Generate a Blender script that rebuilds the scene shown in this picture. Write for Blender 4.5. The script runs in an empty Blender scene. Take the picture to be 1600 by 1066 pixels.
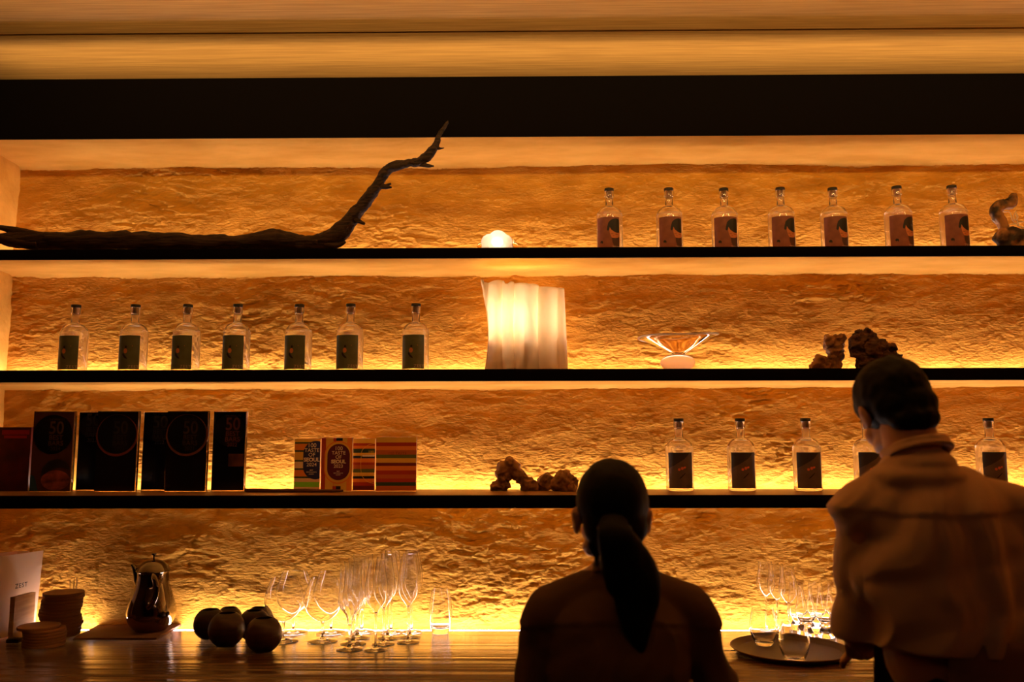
import bpy, bmesh, math, random
import numpy as np
from mathutils import Vector, Matrix, Euler
random.seed(7); rng = np.random.default_rng(7)
SC = bpy.context.scene; COL = SC.collection
PI = math.pi

# ------------------------------------------------------------------ camera
F_PX = 1333.0
CAM_M = (Matrix.Rotation(math.radians(0.6), 4, 'Z') @ Matrix.Rotation(math.radians(90 + 6.9), 4, 'X')
         @ Matrix.Rotation(math.radians(-0.1), 4, 'Z'))
CAM_LOC = Vector((0, 0, 1.6))
cd = bpy.data.cameras.new('camera'); cam = bpy.data.objects.new('camera', cd); COL.objects.link(cam)
cam.matrix_world = Matrix.Translation(CAM_LOC) @ CAM_M
cd.sensor_width = 36; cd.lens = F_PX / 1600 * 36
cd.dof.use_dof = True; cd.dof.focus_distance = 3.02; cd.dof.aperture_fstop = 1.9
cd.clip_start = .05
SC.camera = cam

def at(px, py, Y=None, Z=None):
    """world point seen at a pixel of the 1600x1066 frame, on a plane of depth Y or height Z"""
    d = CAM_M.to_3x3() @ Vector(((px - 800) / F_PX, (533 - py) / F_PX, -1))
    t = (Y / d.y) if Y is not None else (Z - CAM_LOC.z) / d.z
    return CAM_LOC + d * t

# ------------------------------------------------------------------ world, view, lights
SC.view_settings.view_transform = 'Standard'; SC.view_settings.look = 'None'
SC.view_settings.gamma = 1; SC.view_settings.exposure = 0.0
SC.cycles.use_denoising = True
SC.cycles.max_bounces = 32; SC.cycles.transmission_bounces = 32; SC.cycles.glossy_bounces = 6
SC.cycles.diffuse_bounces = 5; SC.cycles.transparent_max_bounces = 12
SC.cycles.sample_clamp_indirect = 8; SC.cycles.caustics_refractive = True
w = bpy.data.worlds.new('dim room air'); SC.world = w; w.use_nodes = True
w.node_tree.nodes['Background'].inputs[0].default_value = (1, .55, .3, 1)
w.node_tree.nodes['Background'].inputs[1].default_value = .005
LED_COL = (1.0, .85, .86)
LED_POW = (14.0, 18.0, 22.0)        # shelf strips
LED_COUNTER = 37.0
COVE_POW = 15.0
def area(name, loc, rot, sx, sy, power, col):
    l = bpy.data.lights.new(name, 'AREA'); l.shape = 'RECTANGLE'; l.size = sx; l.size_y = sy
    l.energy = power; l.color = col
    o = bpy.data.objects.new(name, l); COL.objects.link(o); o.location = loc
    o.rotation_euler = [math.radians(a) for a in rot]
    return o
# unseen area lights added as fill: for the ceiling, the fronts and the shelves
area('added_ceiling_fill', (.25, 1.98, 2.755), (150, 0, 0), 4.0, .05, 36, (1, .60, .20))
area('added_front_fill', (.2, .2, 2.36), (28, 0, 0), 2.6, .10, 1.35, (1, .47, .23))
area('added_shelf_fill', (.25, 2.02, 2.755), (52, 0, 0), 4.0, .05, .5, (1, .58, .28))

# ------------------------------------------------------------------ helpers
def prop(o, label=None, cat=None, group=None, kind=None):
    if label: o['label'] = label
    if cat: o['category'] = cat
    if group: o['group'] = group
    if kind: o['kind'] = kind
    return o
def empty(name, loc, label, cat, group=None, rz=0):
    o = bpy.data.objects.new(name, None); COL.objects.link(o); o.location = loc
    o.rotation_euler = (0, 0, rz); o.empty_display_size = .05
    return prop(o, label, cat, group)
def link(name, me, m=None, parent=None, loc=None, smooth=True, angle=40):
    o = bpy.data.objects.new(name, me); COL.objects.link(o)
    if m is not None:
        idx = np.zeros(len(me.polygons), dtype=np.int32); me.polygons.foreach_get('material_index', idx)
        me.materials.clear()
        for k in (m if isinstance(m, (list, tuple)) else [m]): me.materials.append(k)
    if parent is not None: o.parent = parent
    if loc is not None: o.location = loc
    if isinstance(m, (list, tuple)): me.polygons.foreach_set('material_index', idx)
    me.polygons.foreach_set('use_smooth', [smooth] * len(me.polygons))
    if smooth and angle and len(me.polygons) < 60000:
        me.set_sharp_from_angle(angle=math.radians(angle))
    me.update()
    return o
def copy_tree(o, parent=None):
    c = o.copy(); COL.objects.link(c); c.parent = parent
    for ch in o.children: copy_tree(ch, c)
    return c
def bm_mesh(bm, name='m'):
    bmesh.ops.recalc_face_normals(bm, faces=bm.faces)
    me = bpy.data.meshes.new(name); bm.to_mesh(me); bm.free(); return me
def add_box(bm, x0, x1, y0, y1, z0, z1, mi=0, M=None):
    vs = [bm.verts.new((x, y, z)) for x in (x0, x1) for y in (y0, y1) for z in (z0, z1)]
    if M is not None:
        for v in vs: v.co = M @ v.co
    for q in ((0,1,3,2),(4,6,7,5),(0,4,5,1),(2,3,7,6),(0,2,6,4),(1,5,7,3)):
        f = bm.faces.new([vs[i] for i in q]); f.material_index = mi
    return vs
def box_me(x0, x1, y0, y1, z0, z1, bevel=0.0, M=None, seg=2):
    bm = bmesh.new(); add_box(bm, x0, x1, y0, y1, z0, z1, M=M)
    if bevel:
        bmesh.ops.bevel(bm, geom=bm.edges[:], offset=bevel, segments=seg, affect='EDGES', profile=.5)
    return bm_mesh(bm)
def lathe_me(prof, seg=48, close=False, sx=1, sy=1):
    """profile (r,z) turned about z; close=True joins the last ring to the first (hollow glass)"""
    bm = bmesh.new(); rings = []
    for r, z in prof:
        if r < 1e-6: rings.append([bm.verts.new((0, 0, z))])
        else: rings.append([bm.verts.new((r*math.cos(2*PI*k/seg)*sx, r*math.sin(2*PI*k/seg)*sy, z)) for k in range(seg)])
    n = len(rings)
    for i in range(n if close else n - 1):
        a, b = rings[i], rings[(i + 1) % n]
        for k in range(seg):
            k2 = (k + 1) % seg
            if len(a) == 1 and len(b) == 1: break
            if len(a) == 1: bm.faces.new((a[0], b[k], b[k2]))
            elif len(b) == 1: bm.faces.new((a[k], a[k2], b[0]))
            else: bm.faces.new((a[k], a[k2], b[k2], b[k]))
    if not close:
        for rg in (rings[0], rings[-1]):
            if len(rg) > 1: bm.faces.new(rg)
    return bm_mesh(bm)
def smooth_prof(pts, n=6):
    """Catmull-Rom through the profile points"""
    out = []
    P = [np.array(p, float) for p in pts]
    for i in range(len(P) - 1):
        p0, p1, p2, p3 = P[max(i-1, 0)], P[i], P[i+1], P[min(i+2, len(P)-1)]
        for k in range(n):
            t = k / n
            q = .5*((2*p1) + (-p0+p2)*t + (2*p0-5*p1+4*p2-p3)*t*t + (-p0+3*p1-3*p2+p3)*t**3)
            out.append((max(q[0], 0), q[1]))
    out.append(tuple(P[-1])); return out
def tube_bm(bm, pts, rads, seg=14, flat=1.0, caps=True):
    pts = [Vector(p) for p in pts]; rings = []
    up = Vector((0, -1, 0))
    for i, p in enumerate(pts):
        t = (pts[min(i+1, len(pts)-1)] - pts[max(i-1, 0)]).normalized()
        a = t.cross(up)
        if a.length < 1e-3: a = t.cross(Vector((1, 0, 0)))
        a.normalize(); b = t.cross(a).normalized()
        rings.append([bm.verts.new(p + a*math.cos(2*PI*k/seg)*rads[i] + b*math.sin(2*PI*k/seg)*rads[i]*flat) for k in range(seg)])
    for i in range(len(rings)-1):
        for k in range(seg):
            bm.faces.new((rings[i][k], rings[i][(k+1) % seg], rings[i+1][(k+1) % seg], rings[i+1][k]))
    if caps:
        bm.faces.new(rings[0]); bm.faces.new(rings[-1][::-1])
def spline(pts, n=8):
    out = []; P = [np.array(p, float) for p in pts]
    for i in range(len(P)-1):
        p0, p1, p2, p3 = P[max(i-1, 0)], P[i], P[i+1], P[min(i+2, len(P)-1)]
        for k in range(n):
            t = k/n
            out.append(.5*((2*p1)+(-p0+p2)*t+(2*p0-5*p1+4*p2-p3)*t*t+(-p0+3*p1-3*p2+p3)*t**3))
    out.append(P[-1]); return out
def tube_me(pts, r0, seg=12, n=6):
    """pts: (x,y,z,r) smoothed"""
    s = spline(pts, n); bm = bmesh.new()
    tube_bm(bm, [q[:3] for q in s], [max(q[3], .0003) for q in s], seg)
    return bm_mesh(bm)

# numpy noise
def _h(i, j, k, s):
    n = (i*374761393 + j*668265263 + k*2147483647 + s*974634777).astype(np.int64) & 0xffffffff
    n = ((n ^ (n >> 13)) * 1274126177) & 0xffffffff
    return ((n ^ (n >> 16)) & 0xffff) / 65535.0
def vnoise(x, y, z, s=0):
    x, y, z = np.broadcast_arrays(np.asarray(x, float), np.asarray(y, float), np.asarray(z, float))
    i, j, k = np.floor(x).astype(np.int64), np.floor(y).astype(np.int64), np.floor(z).astype(np.int64)
    fx, fy, fz = x-i, y-j, z-k
    fx, fy, fz = [f*f*f*(f*(f*6-15)+10) for f in (fx, fy, fz)]
    r = 0
    for a in (0, 1):
        for b in (0, 1):
            for c in (0, 1):
                r = r + _h(i+a, j+b, k+c, s)*(fx if a else 1-fx)*(fy if b else 1-fy)*(fz if c else 1-fz)
    return r*2-1
def fbm(x, y, z, o=4, s=0, g=.5):
    r = 0; a = 1; t = 0
    for q in range(o):
        r = r + a*vnoise(x*2**q+q*17.3, y*2**q+q*5.1, z*2**q, s+q); t += a; a *= g
    return r/t*1.6
def sstep(a, b, x):
    t = np.clip((x-a)/(b-a), 0, 1); return t*t*(3-2*t)
def get_co(me):
    c = np.empty(len(me.vertices)*3); me.vertices.foreach_get('co', c); return c.reshape(-1, 3)
def get_no(me):
    c = np.empty(len(me.vertices)*3); me.vertices.foreach_get('normal', c); return c.reshape(-1, 3)
def set_co(me, c): me.vertices.foreach_set('co', np.ascontiguousarray(c, dtype=np.float32).ravel()); me.update()
def grid_me(co):
    """co: (nu,nv,3) array -> quad grid mesh"""
    nu, nv = co.shape[:2]; me = bpy.data.meshes.new('grid')
    me.vertices.add(nu*nv); me.vertices.foreach_set('co', co.astype(np.float32).ravel())
    a = (np.arange(nu-1)[:, None]*nv + np.arange(nv-1)[None, :]).ravel()
    q = np.stack([a, a+1, a+nv+1, a+nv], 1).astype(np.int32); nf = len(q)
    me.loops.add(nf*4); me.loops.foreach_set('vertex_index', q.ravel())
    me.polygons.add(nf); me.polygons.foreach_set('loop_start', np.arange(0, nf*4, 4, dtype=np.int32))
    me.update(calc_edges=True); me.validate(); return me

# materials
MATS = {}
def mat(name, col, rough=.5, metal=0, spec=.5, trans=0, ior=1.45, emit=None, es=0, coat=0, sss=0):
    if name in MATS: return MATS[name]
    m = bpy.data.materials.new(name); m.use_nodes = True
    b = m.node_tree.nodes['Principled BSDF']; I = b.inputs
    I['Base Color'].default_value = (*col, 1); I['Roughness'].default_value = rough
    I['Metallic'].default_value = metal; I['Specular IOR Level'].default_value = spec
    I['Transmission Weight'].default_value = trans; I['IOR'].default_value = ior
    I['Coat Weight'].default_value = coat
    if sss: I['Subsurface Weight'].default_value = sss; I['Subsurface Radius'].default_value = (.02, .012, .006)
    if emit: I['Emission Color'].default_value = (*emit, 1); I['Emission Strength'].default_value = es
    MATS[name] = m; return m
def bumpify(m, scale=(1, 1, 1), nscale=20, detail=6, strength=.3, dist=.005, colors=None, cscale=None, rough=None, distort=0, lo=.35, hi=.65):
    """object-space noise bump and, with colors, a two-tone grain of the thing's own colour"""
    t = m.node_tree; N = t.nodes; L = t.links; b = N['Principled BSDF']
    tc = N.new('ShaderNodeTexCoord'); mp = N.new('ShaderNodeMapping'); mp.inputs['Scale'].default_value = scale
    L.new(tc.outputs['Object'], mp.inputs['Vector'])
    n = N.new('ShaderNodeTexNoise'); n.inputs['Scale'].default_value = nscale; n.inputs['Detail'].default_value = detail
    n.inputs['Distortion'].default_value = distort
    L.new(mp.outputs[0], n.inputs['Vector'])
    if strength:
        bp = N.new('ShaderNodeBump'); bp.inputs['Strength'].default_value = strength; bp.inputs['Distance'].default_value = dist
        L.new(n.outputs['Fac'], bp.inputs['Height']); L.new(bp.outputs[0], b.inputs['Normal'])
    if colors:
        n2 = n
        if cscale:
            n2 = N.new('ShaderNodeTexNoise'); n2.inputs['Scale'].default_value = cscale; n2.inputs['Detail'].default_value = 5
            L.new(mp.outputs[0], n2.inputs['Vector'])
        r = N.new('ShaderNodeValToRGB'); r.color_ramp.elements[0].position = lo; r.color_ramp.elements[1].position = hi
        r.color_ramp.elements[0].color = (*colors[0], 1); r.color_ramp.elements[1].color = (*colors[1], 1)
        L.new(n2.outputs['Fac'], r.inputs[0]); L.new(r.outputs[0], b.inputs['Base Color'])
    if rough:
        r = N.new('ShaderNodeMapRange'); r.inputs['To Min'].default_value = rough[0]; r.inputs['To Max'].default_value = rough[1]
        L.new(n.outputs['Fac'], r.inputs[0]); L.new(r.outputs[0], b.inputs['Roughness'])
    return m
PLASTER = bumpify(mat('ochre rough plaster', (.74, .42, .105), .92, spec=.15), (1, 1, 2.4), 60, 9, .9, .006,
                  ((.53, .240, .026), (.72, .355, .047)), 7)
PLASTER_FLAT = bumpify(mat('ochre trowelled plaster', (.76, .45, .10), .9, spec=.15), (1, 2.4, 2.4), 24, 9, .35, .006,
                  ((.68, .36, .055), (.82, .47, .090)), 4)
BLACKWOOD = bumpify(mat('black stained oak', (.004, .003, .003), .8, spec=.03), (1, 12, 12), 18, 4, .08, .001)
DARKWOOD = bumpify(mat('brown stained wood', (.20, .095, .035), .45), (1, 14, 14), 14, 6, .12, .002, ((.14, .062, .022), (.27, .135, .052)))
CEILWOOD = bumpify(mat('honey wood veneer', (.50, .30, .13), .5, spec=.35), (.6, 22, 22), 7, 7, .04, .001, ((.40, .22, .075), (.56, .33, .12)))
COUNTER = bumpify(mat('ribbed brown counter wood', (.12, .05, .02), .25, spec=.6), (.22, 9, 1), 2.2, 4, 1.0, .010, ((.045, .017, .008), (.13, .052, .02)), cscale=7, rough=(.12, .26))
DARKROOM = mat('dark brown wall paint', (.05, .028, .018), .85)
STRIPS = [mat('warm white led strip %s' % n, (.9, .8, .6), .5, emit=LED_COL, es=p) for n, p in zip(('top', 'middle', 'low'), LED_POW)]
STRIP_C = mat('warm white led strip at counter', (.9, .8, .6), .5, emit=LED_COL, es=LED_COUNTER)
STRIP_V = mat('amber led cove', (.9, .8, .6), .5, emit=(1, .66, .26), es=COVE_POW)
GLASS = mat('clear glass', (1, 1, 1), 0.0, trans=1, ior=1.47)
BLACK = mat('matt black plastic', (.006, .006, .006), .45)

# ------------------------------------------------------------------ room
YW, YF = 3.15, 2.87                  # plaster wall, shelf fronts
XL = at(20, 432, Y=YW).x; XR = 2.35
Z_SOF = at(800, 216, Y=YF).z; Z_HEAD = at(800, 121, Y=2.85).z; Z_CEIL = Z_HEAD + .11
COUNTER_Z = at(800, 979.5, Y=YW).z
YFS = (YF, YF, 2.71)
SH = [(at(800, 387, Y=YF).z, at(800, 402.5, Y=YF).z), (at(800, 577, Y=YF).z, at(800, 595.5, Y=YF).z), (at(800, 774.5, Y=2.71).z, at(800, 794.5, Y=2.71).z)]
print('XL', XL, 'soffit', Z_SOF, 'head', Z_HEAD, 'counter', COUNTER_Z, 'shelves', SH)

def struct(name, me, m, smooth=False): return prop(link(name, me, m, smooth=smooth), kind='structure')
def relief(x, z, s=0):
    wx = x + .10*fbm(x*2, z*3, 3.1, 3, s+40); wz = z + .035*fbm(x*2.5, z*4, 9.2, 3, s+50)
    wx = wx + .012*fbm(x*14, z*30, 2.2, 3, s+60); wz = wz + .0030*fbm(x*14, z*44, 6.2, 3, s+70)
    h = .0040*fbm(wx*2.2, wz*7, 0, 4, s)
    mask = sstep(-.15, .50, fbm(x*2.4, z*5.0, 5.5, 4, s+90))
    for f, a, q in ((2.6, .0024, 3), (6, .0022, 7), (13, .0010, 11), (26, .0006, 13)):
        n = fbm(wx*f, wz*f*3.0, q, 6, s+q, .55)
        h = h + a*(sstep(-.34, -.27, n) + .9*sstep(.12, .17, n) + 1.2*(1-np.abs(n)) - 1.8)*(.12+.88*mask)
    h = h + .0011*fbm(x*38, z*90, 1.5, 3, s+21)*(.25+.75*mask)
    h = h - .0040*sstep(.40, .56, fbm(x*20, z*60, 4.4, 4, s+31))*mask + .0016*sstep(.3, .5, fbm(x*46, z*80, 4.4, 3, s+37))
    return h
def plaster_wall(x0, x1, z0, z1, step=.0035):
    nx, nz = int((x1-x0)/step), int((z1-z0)/step)
    X, Z = np.meshgrid(np.linspace(x0, x1, nx), np.linspace(z0, z1, nz), indexing='ij')
    Y = YW - relief(X, Z)
    return grid_me(np.stack([X, Y, Z], -1))
struct('wall_back', plaster_wall(XL-.02, XR, COUNTER_Z-.06, Z_SOF+.05), PLASTER, smooth=True)
struct('wall_back_lower', box_me(XL-.45, XR+.1, YW+.02, YW+.12, 0, Z_CEIL+.2), DARKROOM)
# left niche side: plaster, slightly uneven
ys, zs = np.meshgrid(np.linspace(2.85, YW+.03, 90), np.linspace(COUNTER_Z-.05, Z_SOF+.05, 360), indexing='ij')
struct('wall_left', grid_me(np.stack([XL + .004*fbm(ys*5, zs*5, 2, 5) + .0012*fbm(ys*30, zs*30, 4, 3), ys, zs], -1)), PLASTER_FLAT, smooth=True)
struct('trim_4', box_me(XL-.4, XL-.012, 2.852, YW+.1, 0, Z_HEAD-.01), DARKROOM)
struct('wall_left_room', box_me(XL-.5, XL-.4, -2.6, YW+.1, 0, Z_CEIL+.2), DARKROOM)
struct('wall_right', box_me(XR-.01, XR+.1, -2.6, YW+.1, 0, Z_CEIL+.2), PLASTER_FLAT)
struct('wall_front', box_me(XL-.45, XR+.1, -2.7, -2.6, 0, Z_CEIL+.2), DARKROOM)
struct('floor', box_me(XL-.45, XR+.1, -2.7, YW+.1, -.1, 0), bumpify(mat('dark floor boards', (.07, .04, .025), .5), (12, 1, 1), 6, 5, .1, .002))

def coved(z_front, z_back_drop, y0, y1, th=.02, rad=.030):
    """underside plaster: flat soffit that runs into the wall with a hollow cove; a tessellated sheet with thickness"""
    ysamp = list(np.linspace(y0, y1-rad, 26)) + [y1-rad+rad*math.sin(a) for a in np.linspace(.12, PI/2, 10)]
    def zz(y):
        if y <= y1-rad: return z_front - (y-y0)/(y1-y0)*.000
        c = (y-(y1-rad))/rad
        return z_front - z_back_drop*(1-math.sqrt(max(0, 1-c*c)))
    xs = np.linspace(XL-.01, XR, 900); ysn = np.array(ysamp)
    X, Yg = np.meshgrid(xs, ysn, indexing='ij')
    Z = np.array([zz(v) for v in ysn])[None, :] + .0016*fbm(X*4, Yg*16, 3, 5, 5) + .0016*sstep(.1, .16, fbm(X*6, Yg*30, 8, 4, 15)) + .0022*fbm(X*7, 0*Yg, 1.0, 3, 33)*(Yg > y1-rad)
    Z[:, 0] = z_front - .0
    bot = np.stack([X, Yg, Z], -1)
    up = bot[:, ::-1].copy(); up[..., 2] = z_front + th
    full = np.concatenate([bot, up, bot[:, :1]], 1)
    return grid_me(full)
# niche top
struct('trim_1', coved(Z_SOF, .022, 2.8505, YW+.004, th=.05), PLASTER_FLAT, smooth=True)
struct('trim_2', box_me(XL-.4, XR, 2.84, 2.850, Z_SOF-.004, Z_HEAD, bevel=.002), BLACKWOOD)       # dark header board
struct('trim_3', box_me(XL-.01, XR, 2.851, YW+.03, Z_SOF+.05, Z_HEAD-.05), DARKROOM)
# ceiling: veneered panel by the header and a panel one step lower towards the room
ystep = at(800, 48, Z=Z_CEIL-.008).y
struct('ceiling', box_me(XL-.45, XR+.1, ystep, YW+.1, Z_CEIL, Z_CEIL+.1), CEILWOOD)
struct('ceiling_panel', box_me(XL-.45, XR+.1, -2.7, ystep, Z_CEIL-.008, Z_CEIL+.08), CEILWOOD)
prop(link('led_strip', box_me(XL-.38, XR-.05, 2.86, 2.885, Z_HEAD-.049, Z_HEAD-.040), STRIP_V),
     'warm LED cove strip hidden behind the top of the dark header board', 'light strip')

# shelves and counter
def shelf(i, label):
    zt, zb = SH[i]; YF = YFS[i]; r = empty('wall_shelf', (0, YF, zt), label, 'shelf', 'long shelves on the plaster wall')
    y_b = YW - .066
    bm = bmesh.new(); add_box(bm, XL+.003, XR-.02, .012, y_b-YF, -.024, 0)
    link('board', bm_mesh(bm), DARKWOOD, r, smooth=False)
    link('front_edge', box_me(XL+.003, XR-.02, 0, .012, zb-zt, .0005, bevel=.0015), BLACKWOOD, r)
    me = coved(zb, .022, YF+.0125, YW+.004, th=(zt-zb)-.0242 if (zt-zb) > .04 else .008)
    c = get_co(me); c[:, 1] -= YF; c[:, 2] -= zt; set_co(me, c)
    link('plaster_underside', me, PLASTER_FLAT, r)
    n = 16; xs0 = (XL+.012, XL+.012, at(75, 765, Y=3.1).x)[i]; bm = bmesh.new(); y0, y1 = YW-.052-YF, YW-.020-YF
    for k in range(n):
        a = xs0+(XR-.03-xs0)*k/n; b = xs0+(XR-.03-xs0)*(k+.985)/n
        add_box(bm, a, b, y0, y1, -.012, -.007)
    link('led_strip', bm_mesh(bm), STRIPS[i], r, smooth=False)
    return r
shelf(0, 'topmost long dark shelf carrying the driftwood branch and seven bottles')
shelf(1, 'middle long dark shelf carrying the pleated lamp and glass bowl')
shelf(2, 'lowest long dark shelf carrying the plaques, cards and rocks')
wt = empty('worktop', (0, 0, COUNTER_Z), 'long brown ribbed wood counter top below the shelves', 'counter')
YC = at(1330, 1073, Z=COUNTER_Z).y
link('slab', box_me(XL+.005, XR-.02, YC, YW-.066, -.045, 0, bevel=.002), COUNTER, wt)
bm = bmesh.new()
for k in range(16):
    xs0 = at(28, 980, Y=3.1).x; a = xs0+(XR-.03-xs0)*k/16; b = xs0+(XR-.03-xs0)*(k+.985)/16
    add_box(bm, a, b, YW-.052, YW-.020, -.012, -.007)
link('led_strip', bm_mesh(bm), STRIP_C, wt, smooth=False)
link('rear_batten', box_me(XL+.005, XR-.02, YW-.0655, YW-.002, -.045, -.0205), DARKWOOD, wt)
nb = 5; wcab = (XR-.03-XL-.01)/nb
for k in range(nb):
    x0 = XL+.008+k*wcab
    cb = empty('base_cabinet', (x0+wcab/2, YC+.03, 0), ['leftmost dark base cabinet, under the menus and coasters', 'dark base cabinet under the black ball vases and wine glasses', 'dark base cabinet in front of the ponytailed person', 'dark base cabinet under the round serving tray', 'rightmost dark base cabinet, in front of the tall person'][k], 'cabinet', 'base cabinets under the counter')
    link('body', box_me(-wcab/2+.002, wcab/2-.002, .02, YW-YC-.08, 0, COUNTER_Z-.0455), BLACKWOOD, cb, smooth=False)
    for s in (-1, 1):
        d = link('door', box_me(min(s*.003, s*(wcab/2-.004)), max(s*.003, s*(wcab/2-.004)), 0, .019, .08, COUNTER_Z-.06, bevel=.0015), BLACKWOOD, cb)
        link('handle', box_me(s*.03-.004, s*.03+.004, -.02, 0, COUNTER_Z-.25, COUNTER_Z-.12, bevel=.002), BLACK, d)

# ------------------------------------------------------------------ flat and bent artwork
def poly(pts, mi=0): return ([tuple(p) for p in pts], mi)
def rect(x0, x1, z0, z1, mi=0): return poly([(x0, z0), (x1, z0), (x1, z1), (x0, z1)], mi)
def ell(cx, cz, rx, rz, mi=0, n=28, rot=0):
    c, s = math.cos(rot), math.sin(rot)
    return poly([(cx+rx*math.cos(a)*c-rz*math.sin(a)*s, cz+rx*math.cos(a)*s+rz*math.sin(a)*c) for a in [2*PI*k/n for k in range(n)]], mi)
def art_me(polys, r=None, lift=0.0, cuts=.006, th=None):
    """polygons in (u,v): bent on a cylinder of radius r about z, or flat facing -y"""
    bm = bmesh.new()
    for k, (pts, mi) in enumerate(polys):
        vs = [bm.verts.new((u, 0, v)) for u, v in pts]
        f = bm.faces.new(vs); f.material_index = mi
    finish_art(bm, r, lift, cuts)
    me = bpy.data.meshes.new('art'); bm.to_mesh(me); bm.free(); return me
def finish_art(bm, r, lift, cuts):
    bmesh.ops.triangulate(bm, faces=[f for f in bm.faces if len(f.verts) > 4])
    if r:
        us = [v.co.x for v in bm.verts]; a, b = min(us), max(us); n = int((b-a)/cuts)
        for k in range(1, n+1):
            bmesh.ops.bisect_plane(bm, geom=bm.verts[:]+bm.edges[:]+bm.faces[:], plane_co=(a+k*(b-a)/(n+1), 0, 0), plane_no=(1, 0, 0), dist=1e-6)
        for v in bm.verts:
            t = v.co.x/r; R_ = r+lift; v.co = (R_*math.sin(t), -R_*math.cos(t), v.co.z)
    else:
        for v in bm.verts: v.co.y = -lift
    bm.normal_update()
    bad = [f for f in bm.faces if (f.normal.y if not r else f.normal.dot(Vector((f.calc_center_median().x, f.calc_center_median().y, 0)))*-1) > 0]
    if bad: bmesh.ops.reverse_faces(bm, faces=bad)
def text_me(body, size, u, v, r=None, lift=0.0, bold=0.0, spacing=1.0, align='CENTER', sx=1.0):
    c = bpy.data.curves.new('t', 'FONT'); c.body = body; c.size = size; c.align_x = align; c.align_y = 'CENTER'
    c.offset = bold; c.space_character = spacing; c.resolution_u = 3
    o = bpy.data.objects.new('t', c); COL.objects.link(o)
    dg = bpy.context.evaluated_depsgraph_get(); dg.update()
    me = bpy.data.meshes.new_from_object(o.evaluated_get(dg)); bpy.data.objects.remove(o); bpy.data.curves.remove(c)
    bm = bmesh.new(); bm.from_mesh(me); bpy.data.meshes.remove(me)
    for vt in bm.verts: vt.co = (vt.co.x*sx+u, 0, vt.co.y+v)
    finish_art(bm, r, lift, .004)
    me = bpy.data.meshes.new('text'); bm.to_mesh(me); bm.free(); me.materials.clear(); return me

PALE_INK = mat('pale ink', (.55, .42, .30), .6)
# ------------------------------------------------------------------ bottles
R_B, H_B = .047, .245
def bottle_mesh():
    o = [(0, .0005), (.040, .0005), (.0455, .003), (R_B, .008), (R_B, .06), (R_B, .138)]
    for a in np.linspace(8, 72, 9): o.append((.0135+.0335*math.cos(math.radians(a)), .138+.040*math.sin(math.radians(a))))
    o += [(.0170, .1778), (.0142, .1815), (.0135, .187), (.0135, .209), (.0140, .2115), (.0172, .2135), (.0175, .222), (.0172, .2335), (.016, .2345)]
    i = [(.0115, .2340), (.0112, .205), (.0110, .182)]
    for a in np.linspace(72, 8, 9): i.append((.0105+.0325*math.cos(math.radians(a)), .135+.039*math.sin(math.radians(a))))
    i += [(.0438, .06), (.0438, .018), (.040, .0125), (.02, .0145), (0, .015)]
    return lathe_me(o+i, 56)
def hazed(name, k, rough=0.0, col=(1, 1, 1), ior=1.47, tcol=(.95, .93, .88)):
    m = mat(name, col, rough, trans=1, ior=ior); t = m.node_tree; b = t.nodes['Principled BSDF']
    tr = t.nodes.new('ShaderNodeBsdfTranslucent'); tr.inputs[0].default_value = (*tcol, 1)
    mx = t.nodes.new('ShaderNodeMixShader'); mx.inputs[0].default_value = k
    t.links.new(b.outputs[0], mx.inputs[1]); t.links.new(tr.outputs[0], mx.inputs[2]); t.links.new(mx.outputs[0], t.nodes['Material Output'].inputs[0])
    return m
BOTTLE = hazed('bottle glass with glow tint', .022, .0, tcol=(1, .86, .55)); WINEG = hazed('polished wine glass', .006)  # translucent share and warm bottle tint imitate light caught in the glass
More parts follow.
